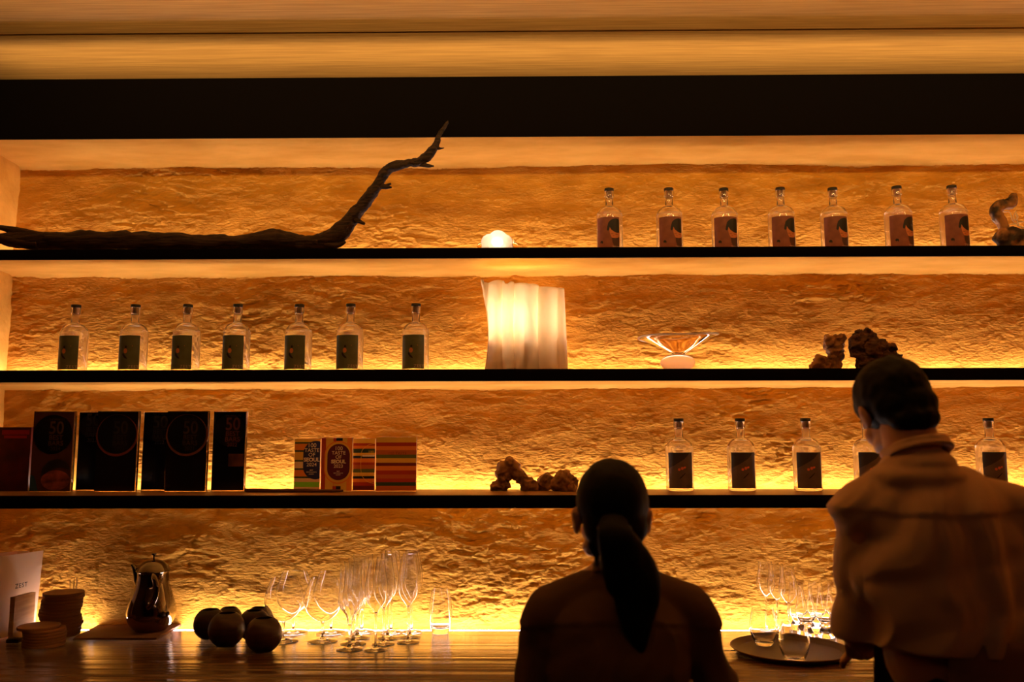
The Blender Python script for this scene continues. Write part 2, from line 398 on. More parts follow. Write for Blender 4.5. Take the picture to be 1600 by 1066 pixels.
def make_bottle(kind):
    r = empty('spirit_bottle', (0, 0, 0), 'x', 'bottle')
    link('bottle_glass', bottle_mesh(), BOTTLE, r, angle=50)
    link('clear_spirit', lathe_me([(0, .0143), (.0400, .0121), (.0441, .018), (.0441, .137)] + [(.0105+.0328*math.cos(math.radians(a)), .1352+.0392*math.sin(math.radians(a))) for a in (8, 16, 24)] + [(0, .1352+.0392*math.sin(math.radians(24)))], 56), mat('clear spirit', (1, .99, .96), 0, trans=1, ior=1.34), r, angle=50)
    link('cap', lathe_me([(0, .2352), (.0160, .2352), (.0168, .2360), (.0168, .2445), (.0160, .2455), (0, .2455)], 40), BLACK, r)
    link('stopper', lathe_me([(0, .214), (.0100, .2145), (.0108, .218), (.0108, .2350), (0, .2350)], 32), mat('amber stopper plug', (.30, .13, .03), .5), r)
    W = .0465*2.0; rr = R_B + .0004; hw = .0462
    z0, z1 = .010, .130
    if kind == 0:
        base = bumpify(mat('brick red paper', (.26, .085, .05), .6), nscale=40, strength=0, colors=((.23, .075, .045), (.30, .10, .055)))
        mats = [base, mat('label black ink', (.008, .006, .006), .5), mat('label orange skin', (.62, .21, .07), .6), mat('label dark brown', (.075, .03, .022), .6), PALE_INK]
        lab = link('label', art_me([rect(-hw, hw, z0, z1)], rr), [base], r)
        hair = [(.000, .094), (-.002, .083), (.002, .078), (.006, .082), (.0085, .092), (.014, .082), (.024, .075), (.034, .0715), (.0445, .073), (.0445, .120), (.038, .1235), (.029, .1240), (.020, .1215), (.012, .1170), (.004, .109)]
        face = [(.0085, .092), (.014, .082), (.024, .075), (.034, .0715), (.0445, .073), (.0445, .060), (.038, .054), (.026, .052), (.016, .053), (.012, .060), (.0085, .070), (.007, .080)]
        body = [(.016, .0525), (.026, .0515), (.038, .0535), (.0445, .058), (.0445, .018), (.032, .018), (.022, .026), (.017, .038)]
        link('artwork', art_me([poly(body, 3)], rr, .0003), mats, lab)
        link('artwork', art_me([poly(face, 2)], rr, .0004), mats, lab)
        for pc_ in (poly(hair, 1), rect(.012, .021, .0665, .0678, 1), rect(.028, .038, .0655, .0668, 1), ell(.021, .0600, .0022, .0009, 3), poly([(-.029, .040), (-.025, .045), (-.019, .044), (-.016, .040), (-.018, .032), (-.021, .037), (-.025, .035)], 1)):
            link('artwork', art_me([pc_], rr, .0006), mats, lab)
        link('lettering', text_me('ZEST', .0145, .031, .0175, rr, .0006, spacing=1.05), PALE_INK, lab)
    elif kind == 1:
        base = bumpify(mat('sage grey paper', (.105, .125, .065), .6), nscale=30, strength=0, colors=((.09, .11, .055), (.12, .14, .075)))
        mats = [base, mat('label black ink', (.008, .006, .006), .5), mat('label orange skin', (.62, .21, .07), .6)]
        lab = link('label', art_me([rect(-hw, hw, z0, z1)], rr), mats, r)
        link('border', art_me([rect(-hw, hw, z1-.0015, z1), rect(hw-.0015, hw, z0, z1-.0015), rect(-hw, -hw+.0012, z0, z1-.0015)], rr, .0003), mat('pale olive border', (.45, .42, .20), .6), lab)
        for pc_ in (poly([(-.012, .069), (-.007, .064), (-.003, .058), (.003, .052), (.006, .046), (-.002, .048), (-.009, .054), (-.014, .062)], 1), ell(-.001, .0885, .0036, .0045, 1), ell(.021, .092, .0009, .0014, 2)):
            link('artwork', art_me([pc_], rr, .0003), mats, lab)
        link('artwork', art_me([ell(-.002, .0745, .0068, .0088, 2)], rr, .0005), mats, lab)
        link('lettering', text_me('ZEST', .0150, .0265, .0185, rr, .0005, spacing=1.15), PALE_INK, lab)
    else:
        base = bumpify(mat('warm grey paper', (.125, .085, .075), .6), nscale=30, strength=0, colors=((.11, .075, .066), (.14, .095, .085)))
        mats = [base, mat('label charcoal ink', (.035, .028, .030), .6), mat('label coral ink', (.75, .16, .08), .6), mat('label black ink', (.008, .006, .006), .5)]
        lab = link('label', art_me([rect(-hw, hw, z0, z1)], rr), mats, r)
        link('artwork', art_me([poly([(-hw, z1), (hw-.012, z1), (.012, .108), (-.020, .088), (-hw, .076)], 1)], rr, .0003), mats, lab)
        for pc_ in (ell(-.006, .073, .0042, .0046, 2), ell(.004, .077, .0046, .0050, 2), ell(.0125, .0800, .0045, .0032, 2, rot=.4), poly([(-.006, .044), (.013, .062), (.014, .059), (.002, .047), (-.004, .0425)], 3)):
            link('artwork', art_me([pc_], rr, .0005), mats, lab)
        link('lettering', text_me('ZEST', .0120, .029, .0155, rr, .0005, spacing=1.1), mat('label charcoal ink', (.035, .028, .030), .6), lab)
    return r
ORD = ['first', 'second', 'third', 'fourth', 'fifth', 'sixth', 'seventh']
def row_of(kind, spots, Y, z, desc, group, alpha, labels):
    proto = make_bottle(kind)
    for i, px in enumerate(spots):
        b = proto if i == 0 else copy_tree(proto)
        p = at(px[0], px[1], Y=Y)
        b.location = (p.x, Y + px[2], z + .0006); b.rotation_euler = (0, 0, math.radians(alpha + [0, 3, -2, 2, -3, 1, -1][i]))
        b['label'] = labels[i]; b['group'] = group
        if i == 0 and kind == 0: b.rotation_euler.z = math.radians(alpha-9)
R1 = [(952.5, 350, .0), (1046, 350, .0), (1133, 350, .005), (1221, 350, 0), (1304, 350, .005), (1402, 350, -.01), (1487, 350, -.015)]
row_of(0, R1, 3.0, SH[0][0], '', 'red-labelled bottles on the topmost shelf', -7,
       ['red-labelled clear bottle on the topmost shelf, leftmost of its seven, nearest the glass stone',
        'red-labelled clear bottle on the topmost shelf, second from the left of seven',
        'red-labelled clear bottle on the topmost shelf, third from the left of seven',
        'red-labelled clear bottle on the topmost shelf, in the middle of its seven',
        'red-labelled clear bottle on the topmost shelf, fifth from the left of seven',
        'red-labelled clear bottle on the topmost shelf, second from the right of seven',
        'red-labelled clear bottle on the topmost shelf, rightmost, beside the curled driftwood'])
R2 = [(116, 530, .0), (209.5, 530, .0), (291.5, 530, .0), (370, 530, 0), (466, 530, .005), (547, 530, 0), (649.5, 530, .0)]
row_of(1, R2, 3.0, SH[1][0], '', 'green-labelled bottles on the middle shelf', -9,
       ['green-labelled clear bottle on the middle shelf, leftmost of seven, nearest the side wall',
        'green-labelled clear bottle on the middle shelf, second from the left of seven',
        'green-labelled clear bottle on the middle shelf, third from the left of seven',
        'green-labelled clear bottle on the middle shelf, in the middle of its seven',
        'green-labelled clear bottle on the middle shelf, fifth from the left of seven',
        'green-labelled clear bottle on the middle shelf, second from the right of seven',
        'green-labelled clear bottle on the middle shelf, rightmost, nearest the pleated lamp'])
R3 = [(1062, 730, 0), (1158.5, 730, .0), (1260, 730, -.01), (1356.5, 730, 0), (1453, 730, 0), (1549, 730, 0)]
row_of(2, R3, 2.955, SH[2][0], '', 'grey-labelled bottles on the lowest shelf', -5,
       ["grey-labelled clear bottle on the lowest shelf, leftmost, nearest the ponytailed person's head",
        'grey-labelled clear bottle on the lowest shelf, second from the left, nearer the ponytailed person',
        "grey-labelled clear bottle on the lowest shelf, third from the left, clear of both people",
        "grey-labelled clear bottle on the lowest shelf, peeping out left of the tall person's neck",
        "grey-labelled clear bottle on the lowest shelf, almost hidden behind the tall person's collar",
        "grey-labelled clear bottle on the lowest shelf, rightmost, above the tall person's right shoulder"])

# ------------------------------------------------------------------ driftwood branch
BARK = bumpify(mat('dark weathered driftwood', (.03, .016, .01), .65, spec=.3), (3, 30, 30), 5, 6, .8, .006, ((.012, .007, .005), (.055, .028, .015)))
def wood_tube(paths, seg=22, groove=.10, seed=1):
    bm = bmesh.new()
    for pts in paths:
        s = spline(pts, 10); tube_bm(bm, [q[:3] for q in s], [max(q[3], .0008) for q in s], seg)
    return bm_mesh(bm)
def twist(me, amp, f, seed, lo=(8, 60, 60)):
    c = get_co(me); n = get_no(me)
    d = 1 - 2*np.abs(fbm(c[:, 0]*lo[0], c[:, 1]*lo[1], c[:, 2]*lo[2], 3, seed))
    d2 = fbm(c[:, 0]*f, c[:, 1]*f, c[:, 2]*f, 3, seed+9)
    set_co(me, c + n*(amp*d*.6 + amp*.9*d2)[:, None])
zs0 = SH[0][0]
def br(px, py, Y, r): q = at(px, py, Y=Y); return (q.x, q.y, max(q.z, zs0+.001+r*.55), r)
sc_ = 3.0/F_PX
branch_root = empty('driftwood_branch', (at(300, 388, Y=2.93).x, 2.93, zs0), 'long dark driftwood log with a tall forked branch at its right end', 'driftwood')
log = [br(-75, 362, 2.95, .006), br(-40, 364, 2.945, .014), br(8, 369, 2.94, .024), br(50, 371, 2.935, .036), br(100, 371, 2.935, .038), br(180, 371, 2.935, .038), br(270, 373, 2.935, .036), br(335, 377, 2.935, .031), br(375, 377, 2.93, .030), br(428, 371, 2.93, .040), br(470, 376, 2.93, .032), br(500, 376, 2.925, .028)]
stem = [br(470, 381, 2.93, .022), br(505, 377, 2.925, .030), br(527, 366, 2.92, .032), br(545, 347, 2.915, .027), br(562, 325, 2.905, .023), br(580, 303, 2.89, .0205), br(592, 286, 2.88, .0185), br(603, 268, 2.865, .0175), br(618, 259, 2.85, .0160), br(640, 255.5, 2.84, .0135), br(655, 253, 2.83, .0150), br(668, 243, 2.82, .0165), br(679, 230, 2.81, .0125), br(684, 216, 2.80, .0095), br(692, 203, 2.795, .0078), br(699, 192, 2.79, .0045), br(700, 188, 2.79, .0015)]
twigs = [[br(655, 256, 2.832, .010), br(668, 259, 2.83, .007), br(678, 259.5, 2.83, .0025)],
         [br(680, 230, 2.812, .008), br(687, 232, 2.81, .005), br(694, 231, 2.81, .0022)],
         [br(592, 290, 2.882, .012), br(604, 292, 2.87, .008), br(612, 293, 2.868, .003)],
         [br(600, 291, 2.872, .006), br(611, 287, 2.87, .003)],
         [br(548, 343, 2.912, .014), br(560, 346, 2.90, .009), br(570, 350, 2.90, .004)],
         [br(510, 383, 2.915, .016), br(528, 383, 2.905, .010), br(540, 378, 2.90, .004)],
         [br(-60, 355, 2.95, .003), br(-5, 355, 2.94, .008), br(25, 362, 2.935, .016), br(55, 370, 2.93, .020)],
         [br(-70, 372, 2.91, .003), br(-5, 371, 2.905, .008), br(25, 378, 2.91, .014), br(60, 380, 2.915, .018)]]
me = wood_tube([log], 30); c = get_co(me); c[:, 2] = zs0+.001+(c[:, 2]-zs0)*.80; set_co(me, c); twist(me, .007, 25, 3)
for_log = me
def shift(me, v): c = get_co(me); set_co(me, c - np.array(v)); return me
link('log', shift(for_log, branch_root.location), BARK, branch_root, angle=None)
me = wood_tube([stem], 22); twist(me, .0035, 40, 5, (40, 60, 14)); link('stem', shift(me, branch_root.location), BARK, branch_root, angle=None)
for tw in twigs:
    me = wood_tube([tw], 12); twist(me, .0012, 60, 6); link('twig', shift(me, branch_root.location), BARK, branch_root, angle=None)

# ------------------------------------------------------------------ remeshed lumps
def remesh(bm, vox, smooth=2):
    bmesh.ops.recalc_face_normals(bm, faces=bm.faces)
    me = bpy.data.meshes.new('r'); bm.to_mesh(me); bm.free()
    o = bpy.data.objects.new('r', me); COL.objects.link(o)
    m = o.modifiers.new('r', 'REMESH'); m.mode = 'VOXEL'; m.voxel_size = vox
    if smooth:
        s = o.modifiers.new('s', 'SMOOTH'); s.iterations = smooth; s.factor = .5
    dg = bpy.context.evaluated_depsgraph_get(); dg.update()
    out = bpy.data.meshes.new_from_object(o.evaluated_get(dg)); bpy.data.objects.remove(o); bpy.data.meshes.remove(me)
    return out
def ball(bm, c, r, rot=(0, 0, 0), sub=3):
    if not hasattr(r, '__len__'): r = (r, r, r)
    M = Matrix.Translation(c) @ Euler(rot).to_matrix().to_4x4() @ Matrix.Diagonal((*r, 1))
    bmesh.ops.create_icosphere(bm, subdivisions=sub, radius=1, matrix=M)
def rock_me(balls, vox, amp, f, seed, floor=None, ridge=True):
    bm = bmesh.new()
    for b in balls: ball(bm, b[0], b[1])
    me = remesh(bm, vox, 2); c = get_co(me); n = get_no(me)
    a = fbm(c[:, 0]*f, c[:, 1]*f, c[:, 2]*f, 4, seed)
    if ridge: a = (1-2.2*np.abs(a))
    b2 = fbm(c[:, 0]*f*3, c[:, 1]*f*3, c[:, 2]*f*3, 3, seed+7)
    c = c + n*(amp*a + amp*.45*b2)[:, None]
    if floor is not None: c[:, 2] = np.maximum(c[:, 2], floor)
    set_co(me, c); return me
CORAL = bumpify(mat('porous tan coral rock', (.30, .15, .06), .85, spec=.2), nscale=70, strength=.9, dist=.004, colors=((.13, .06, .025), (.42, .22, .09)), cscale=30)
DARKROCK = bumpify(mat('dark fissured driftwood root', (.05, .025, .015), .7, spec=.3), (1, 1, 3), 60, 6, .9, .005, ((.02, .010, .007), (.13, .06, .03)), 22)
def rock(name, label, cat, px, py, Y, z, balls, m, vox=.004, amp=.006, f=38, seed=1, group=None):
    """balls: (px, py, dY, r_px) silhouettes at the rock's own depth"""
    o0 = at(px, py, Y=Y); B = []
    for bx, by, dy, r in balls:
        q = at(bx, by, Y=Y+dy); B.append(((q.x-o0.x, dy, q.z-z), tuple(k*Y/F_PX for k in r) if hasattr(r, '__len__') else r*Y/F_PX))
    me = rock_me(B, vox, amp, f, seed, floor=.0005)
    c = get_co(me); c[:, 2] -= c[:, 2].min()-.0008; set_co(me, c)
    return prop(link(name, me, m, loc=(o0.x, Y, z), angle=None), label, cat, group)
z3, z2, z1_ = SH[2][0], SH[1][0], SH[0][0]
rock('coral_rock', 'arch-shaped porous tan rock on the lowest shelf, left of the ponytailed head', 'rock', 800, 768, 2.97, z3,
     [(776, 762, 0, 8), (783, 752, 0, 9), (781, 742, 0, 8), (786, 732, .0, 10), (796, 726, .0, 10), (803, 732, 0, 9), (808, 742, 0, 9), (786, 764, 0, 7), (792, 758, 0, 6), (790, 744, 0, 8),
      (817, 750, 0, 10), (826, 755, 0, 11), (834, 759, 0, 8), (822, 763, 0, 7), (812, 745, .0, 9)], CORAL, seed=3, group='rocks on the shelves')
rock('coral_rock', 'small pale tan rock between the arch-shaped rock and the larger round one', 'rock', 853, 768, 3.0, z3,
     [(851, 755, 0, 11), (845, 761, 0, 8), (861, 758, 0, 9), (856, 750, 0, 9), (852, 764, 0, 7)], CORAL, seed=8, group='rocks on the shelves')
rock('coral_rock', 'larger round tan rock nearest the ponytailed head on the lowest shelf', 'rock', 880, 768, 2.94, z3,
     [(880, 752, 0, 15), (890, 755, 0, 12), (872, 757, 0, 10), (880, 745, 0, 11), (894, 762, 0, 8), (868, 762, 0, 6), (882, 763, 0, 9)], CORAL, seed=12, group='rocks on the shelves')
rock('coral_rock', 'knobbly tan rock leaning on the dark root on the middle shelf', 'rock', 1298, 577, 2.985, z2,
     [(1282, 566, 0, 10), (1276, 573, 0, 9), (1291, 573, 0, 11), (1300, 562, 0, 9), (1302, 550, 0, 9), (1296, 538, 0, 8), (1294, 531, 0, 6), (1310, 532, 0, 8), (1316, 529, 0, 6), (1308, 545, 0, 9), (1309, 556, 0, 8), (1305, 570, 0, 9), (1300, 580, 0, 9), (1280, 582, 0, 9)], CORAL, seed=15, amp=.007, group='rocks on the shelves')
rock('driftwood_root', "dark jagged root on the middle shelf, just above the tall person's head", 'driftwood', 1362, 577, 2.925, z2,
     [(1336, 536, 0, (8, 9, 7)), (1340, 543, 0, 13), (1345, 530, 0, 11), (1353, 521, 0, (6, 6, 8)), (1360, 530, 0, (10, 9, 9)), (1360, 548, 0, 18), (1352, 563, 0, 14), (1375, 545, 0, 12), (1388, 543, 0, (10, 9, 7)), (1384, 558, 0, 14), (1398, 562, 0, 9), (1405, 572, 0, 7), (1372, 570, 0, 14), (1350, 575, 0, 9), (1390, 578, 0, 12), (1341, 553, 0, 9)],
     DARKROCK, amp=.009, f=32, seed=22)

# driftwood curl at right end of the topmost shelf
dw = empty('curled_driftwood', (at(1590, 385, Y=2.98).x, 2.98, z1_), 'curled mottled driftwood knot with pale wiry roots at the right end of the topmost shelf', 'driftwood')
def lp(px, py, dy=0): q = at(px, py, Y=2.98+dy); return (q.x-dw.location.x, dy, q.z-z1_)
MOTTLE = bumpify(mat('mottled driftwood', (.22, .10, .03), .6), nscale=26, strength=.7, dist=.004, colors=((.025, .012, .006), (.42, .20, .06)), cscale=14, lo=.42, hi=.6)
bm = bmesh.new(); u = 2.98/F_PX
for bx, by, r, dy in ((1568, 372, 15, 0), (1580, 370, 16, .0), (1572, 385, 13, 0), (1596, 372, 15, 0), (1612, 370, 15, .01), (1628, 374, 13, .0), (1590, 386, 13, 0), (1615, 386, 13, 0)):
    ball(bm, lp(bx, by, dy), r*u)
me = remesh(bm, .005, 2); twist(me, .005, 30, 31, (30, 30, 30)); c = get_co(me); c[:, 2] = np.maximum(c[:, 2], .001); set_co(me, c)
link('knot', me, MOTTLE, dw, angle=None)
s = [(*lp(1572, 366), 8*u), (*lp(1566, 350), 8*u), (*lp(1558, 338), 9*u), (*lp(1556, 330), 9*u), (*lp(1562, 322), 8*u), (*lp(1570, 320), 8*u), (*lp(1577, 318), 9*u), (*lp(1583, 308), 6*u), (*lp(1586, 304), 2*u)]
bm = bmesh.new(); q = spline(s, 8); tube_bm(bm, [k[:3] for k in q], [k[3] for k in q], 18); me = bm_mesh(bm); twist(me, .004, 40, 35, (40, 40, 40))
link('curled_arm', me, MOTTLE, dw, angle=None)
PALEW = mat('pale fine roots', (.75, .62, .42), .7)
for pts in ([(1562, 330, 0), (1570, 331, .01), (1578, 332, 0), (1582, 344, 0), (1590, 352, .0), (1606, 358, 0)], [(1572, 352, 0), (1584, 350, -.01), (1594, 347, 0), (1612, 346, 0)], [(1588, 330, 0), (1584, 338, 0), (1586, 344, 0), (1591, 340, 0), (1588, 334, 0), (1592, 352, 0), (1604, 362, 0)], [(1556, 338, .0), (1549, 342, -.01), (1553, 346, 0), (1560, 350, 0), (1568, 362, 0)]):
    link('wiry_root', tube_me([(*lp(*p), .0014) for p in pts], 0, 6, 5), PALEW, dw, angle=None)

# glass stone on topmost shelf
rk = at(776, 386, Y=2.96)
ST = hazed('milky glass', .75, .2, ior=1.3)
bm = bmesh.new(); u = 2.96/F_PX
for bx, by, r in ((765, 379, 14), (778, 374, 15), (789, 379, 13), (775, 383, 17), (762, 387, 11), (795, 388, 9)):
    q = at(bx, by, Y=2.96); ball(bm, (q.x-rk.x, 0, q.z-z1_), r*u)
me = remesh(bm, .004, 8); c = get_co(me); c[:, 2] = np.maximum(c[:, 2], .001); set_co(me, c)
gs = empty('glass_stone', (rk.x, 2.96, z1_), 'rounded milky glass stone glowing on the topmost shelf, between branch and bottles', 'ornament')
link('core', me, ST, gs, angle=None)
bm = bmesh.new(); ball(bm, (.002, .0, .040), (.016, .012, .014)); link('emitter', bm_mesh(bm), mat('added stone glow', (1, 1, 1), .5, emit=(1, .78, .5), es=14), gs)  # glowing body added inside the stone to brighten it
bm = bmesh.new()
for bx, by, r in ((752, 385, 7), (802, 385, 8), (798, 378, 6)):
    q = at(bx, by, Y=2.96); ball(bm, (q.x-rk.x, .004, q.z-z1_), r*u)
me = remesh(bm, .003, 4); c = get_co(me); c[:, 2] = np.maximum(c[:, 2], .001); set_co(me, c)
link('amber_rim', me, mat('amber glass', (.95, .62, .28), .05, trans=1, ior=1.4), gs, angle=None)

# ------------------------------------------------------------------ pleated lamp
pl = at(820, 577, Y=2.98); lamp = empty('pleated_lamp', (pl.x, 2.98, z2), 'glowing white pleated sheet lamp standing in the middle of the middle shelf', 'lamp')
SHADE = bpy.data.materials.new('translucent ivory sheet'); SHADE.use_nodes = True; t = SHADE.node_tree; t.nodes.remove(t.nodes['Principled BSDF'])
tr = t.nodes.new('ShaderNodeBsdfTranslucent'); tr.inputs[0].default_value = (.98, .90, .78, 1); df = t.nodes.new('ShaderNodeBsdfDiffuse'); df.inputs[0].default_value = (.92, .84, .70, 1)
mx = t.nodes.new('ShaderNodeMixShader'); mx.inputs[0].default_value = .48; t.links.new(df.outputs[0], mx.inputs[1]); t.links.new(tr.outputs[0], mx.inputs[2]); t.links.new(mx.outputs[0], t.nodes['Material Output'].inputs[0])
NU, NV = 240, 40; co = np.zeros((NU, NV, 3))
for a in range(NU):
    th = 2*PI*a/(NU-1)
    for b in range(NV):
        v = b/(NV-1)
        wl = -.140 - .012*v*v*1.2 + .012*math.sin(v*PI)*1.3; wr = .149 - .010*v
        cx, hw_ = (wl+wr)/2, (wr-wl)/2
        ct, st_ = math.cos(th), math.sin(th)
        ex = math.copysign(abs(ct)**.55, ct); ey = math.copysign(abs(st_)**.9, st_)
        x = cx+hw_*ex; ph = x*128 + 1.6*math.sin(x*24+.8) + (.5*math.sin(v*3) if st_ < 0 else 1.4)
        p = math.sin(ph)
        y = .050*ey + (.0125*p + .007*math.sin(ph*.37+1))*(1 if abs(st_) > .2 else abs(st_)/.2)
        top = .318 - .10*(x+.15)*.75 + (.004*math.sin(x*60)) + (.007 if x < -.145 else 0) - (.012 if -.062 < x < -.052 and st_ < 0 else 0) - (.007 if x > .012 else 0)
        x2 = x + .006*math.cos(ph)*abs(st_)
        co[a, b] = (x2, y, .0008 + v*top)
sh = link('shade', grid_me(co), SHADE, lamp, angle=None)
md = sh.modifiers.new('thick', 'SOLIDIFY'); md.thickness = .0018
link('base', box_me(-.115, .115, -.026, .026, .001, .112, bevel=.006), mat('lamp block tinted amber for glow', (.75, .36, .10), .6), lamp)  # unseen inner block put in to hold back light, tinted amber for an orange glow
bm = bmesh.new(); ball(bm, (-.075, 0, .190), (.020, .016, .072)); ball(bm, (-.012, 0, .190), (.020, .016, .072)); ball(bm, (.075, 0, .185), (.009, .009, .055))
link('emitter', bm_mesh(bm), mat('warm lamp bulb', (1, 1, 1), .5, emit=(1, .80, .56), es=17), lamp)

# ------------------------------------------------------------------ bowl on a round stone
bp = at(1061, 577, Y=2.97); bowl = empty('footed_glass_bowl', (bp.x, 2.97, z2), 'wide shallow amber glass bowl on a polished egg-shaped foot, on the middle shelf', 'bowl')
u = 2.97/F_PX
prof = [(0, .056), (.018, .058), (.030, .066), (.062, .083), (.095, .100), (.128, .116), (.139, .119), (.140, .122), (.128, .1225), (.093, .108), (.058, .0915), (.026, .0735), (.012, .0665), (0, .065)]
me = lathe_me(smooth_prof(prof, 4), 72, sy=.8); c = get_co(me); c[:, 2] += .0 + .045*c[:, 0]*(c[:, 2]-.06)/.06 + .004*np.sin(np.arctan2(c[:, 1], c[:, 0])*2+1)*(c[:, 2]-.06)/.06; set_co(me, c)
link('glass_dish', me, mat('amber tinted glass', (1.0, .80, .50), .03, trans=1, ior=1.45), bowl, angle=70)
rim = link('rim', tube_me([(*((.1385*math.cos(a)), .8*.1385*math.sin(a), .1205+.045*.1385*math.cos(a)+.004*math.sin(a*2+1)), .0035) for a in np.linspace(0, 2*PI, 37)], 0, 8, 3), hazed('milky glass rim', .7, .15), bowl, angle=None)
bm = bmesh.new(); ball(bm, (-.004, 0, .030), (27*u, .050, .0315), sub=4); me = bm_mesh(bm); c = get_co(me); c[:, 2] = np.maximum(c[:, 2], .001); set_co(me, c)
link('foot', me, bumpify(hazed('polished honey glass stone', .55, .06, (1.0, .80, .55), 1.4, (1, .85, .6)), nscale=14, strength=.15, dist=.003, colors=((.95, .62, .30), (1, .9, .75))), bowl, angle=None)

# ------------------------------------------------------------------ award plaques
ACR = mat('smoky clear acrylic', (.42, .28, .17), .02, trans=1, ior=1.46)
GOLD_EDGE = mat('frosted acrylic edge', (.85, .62, .35), .35, trans=.7)
def plaque(px0, px1, Y, label, year, face_col, ring=None, extra=None, side=.018, h=.275, name='award_plaque', text_col=(.075, .05, .04), thin=False):
    a = at(px0, 765, Y=Y); b = at(px1, 765, Y=Y); W = b.x-a.x; cx = W/2
    r = empty(name, (a.x+W/2, Y, z3), label, 'plaque', 'award plaques at the left end of the lowest shelf')
    hw = W/2
    link('acrylic_block', box_me(-hw, hw, .003, side, .0008, h, bevel=.0008), ACR, r)
    fm = bumpify(mat('plaque face %.3f %.3f' % (face_col[0], face_col[2]), face_col, .22, spec=.5), nscale=9, strength=0, colors=(tuple(k*.7 for k in face_col), face_col))
    f = link('face_panel', box_me(-hw+.002, hw-.002, -.0005, .0025, .003, h-.002), fm, r, smooth=False)
    R_ = min(hw*.94, .068); cz = h-.012-R_
    if ring:
        link('ring', art_me([ell(0, cz-.004, R_*1.07, R_*1.07, 0, 48)], lift=.0012), mat('copper ring %s' % year, ring, .4), r)
    link('emblem', art_me([ell(0, cz, R_, R_, 0, 48)], lift=.0018), mat('plaque near black', (.004, .005, .007), .3), r)
    tm = mat('dim copper lettering %.3f' % text_col[0], text_col, .5)
    e = r
    link('lettering', text_me('50', .062, .012, cz+.020, lift=.0026, bold=.0008, sx=.85), tm, e)
    link('lettering', text_me("THE WORLD'S", .0085, .012, cz+.050, lift=.0026), tm, e)
    link('lettering', text_me('BEST', .023, .012, cz-.012, lift=.0026, bold=.0003), tm, e)
    link('lettering', text_me('BARS', .023, .012, cz-.0315, lift=.0026, bold=.0003), tm, e)
    link('lettering', text_me(year, .018, .012, cz-.0500, lift=.0026), tm, e)
    return r, hw, f
# red book / block at far left
a = at(-8, 765, Y=3.0); b = at(43, 765, Y=3.0)
bk = empty('red_booklet', ((a.x+b.x)/2, 3.0, z3), 'dark red booklet standing at the far left of the lowest shelf', 'booklet')
hw = (b.x-a.x)/2
link('cover', box_me(-hw, hw, 0, .02, .0008, .222, bevel=.001), bumpify(mat('dark crimson card', (.075, .006, .006), .5), nscale=12, strength=0, colors=((.03, .004, .004), (.11, .008, .008))), bk)
link('title_band', art_me([rect(-hw+.012, hw-.006, .196, .212, 0), rect(-hw+.02, hw-.014, .183, .193, 0)], lift=.0008), mat('bright red print', (.42, .02, .03), .5), bk)
p1, hw1, f1 = plaque(45, 110, 2.93, 'clear-edged award plaque with reddish portrait photo and black disc, leftmost in its row', '2024', (.085, .035, .022), text_col=(.10, .055, .03))
link('portrait', art_me([ell(.018, .040, .050, .034, 0, 28)], lift=.0010), bumpify(mat('reddish portrait skin', (.22, .05, .04), .45), (1, 1, 1.8), 22, 4, 0, .001, ((.05, .014, .012), (.34, .085, .065))), p1)
link('portrait', art_me([poly([(-.034, .052), (-.028, .085), (-.008, .106), (.022, .112), (.050, .104), (.066, .085), (.066, .074), (.040, .085), (.010, .080), (-.012, .066)])], lift=.0014), mat('portrait dark hair', (.012, .008, .008), .5), p1)
link('portrait', art_me([poly([(-hw1+.003, .004), (-.040, .004), (-.046, .020), (-.050, .042), (-.058, .056), (-hw1+.003, .058)])], lift=.0012), mat('portrait blue cloth', (.012, .055, .13), .5), p1)
plaque(117, 152, 3.02, 'narrow black award plaque mostly hidden behind the ring plaque, second in its row', '2022', (.005, .006, .008), text_col=(.03, .028, .028))
plaque(146, 211, 2.93, 'black award plaque with dull red ring around its disc, right of the portrait plaque', '2023', (.008, .007, .008), ring=(.20, .045, .018), text_col=(.035, .03, .028))
plaque(219, 262, 3.02, 'black award plaque set back between the two ringed plaques', '2022', (.005, .006, .008), text_col=(.035, .03, .03))
plaque(256, 321, 2.93, 'black award plaque with thin copper ring, second plaque from the right', '2021', (.008, .007, .007), ring=(.16, .055, .02), text_col=(.05, .032, .024))
p6, hw6, f6 = plaque(329, 381, 2.97, 'rightmost black award plaque with clear glowing edge and copper numerals', '2022', (.005, .006, .008), text_col=(.15, .045, .038))
link('photo_patch', art_me([rect(.0, hw6-.004, .085, .128, 0)], lift=.0010), bumpify(mat('dim orange photo', (.13, .045, .02), .5), nscale=14, strength=0, colors=((.03, .012, .008), (.16, .055, .022))), p6)

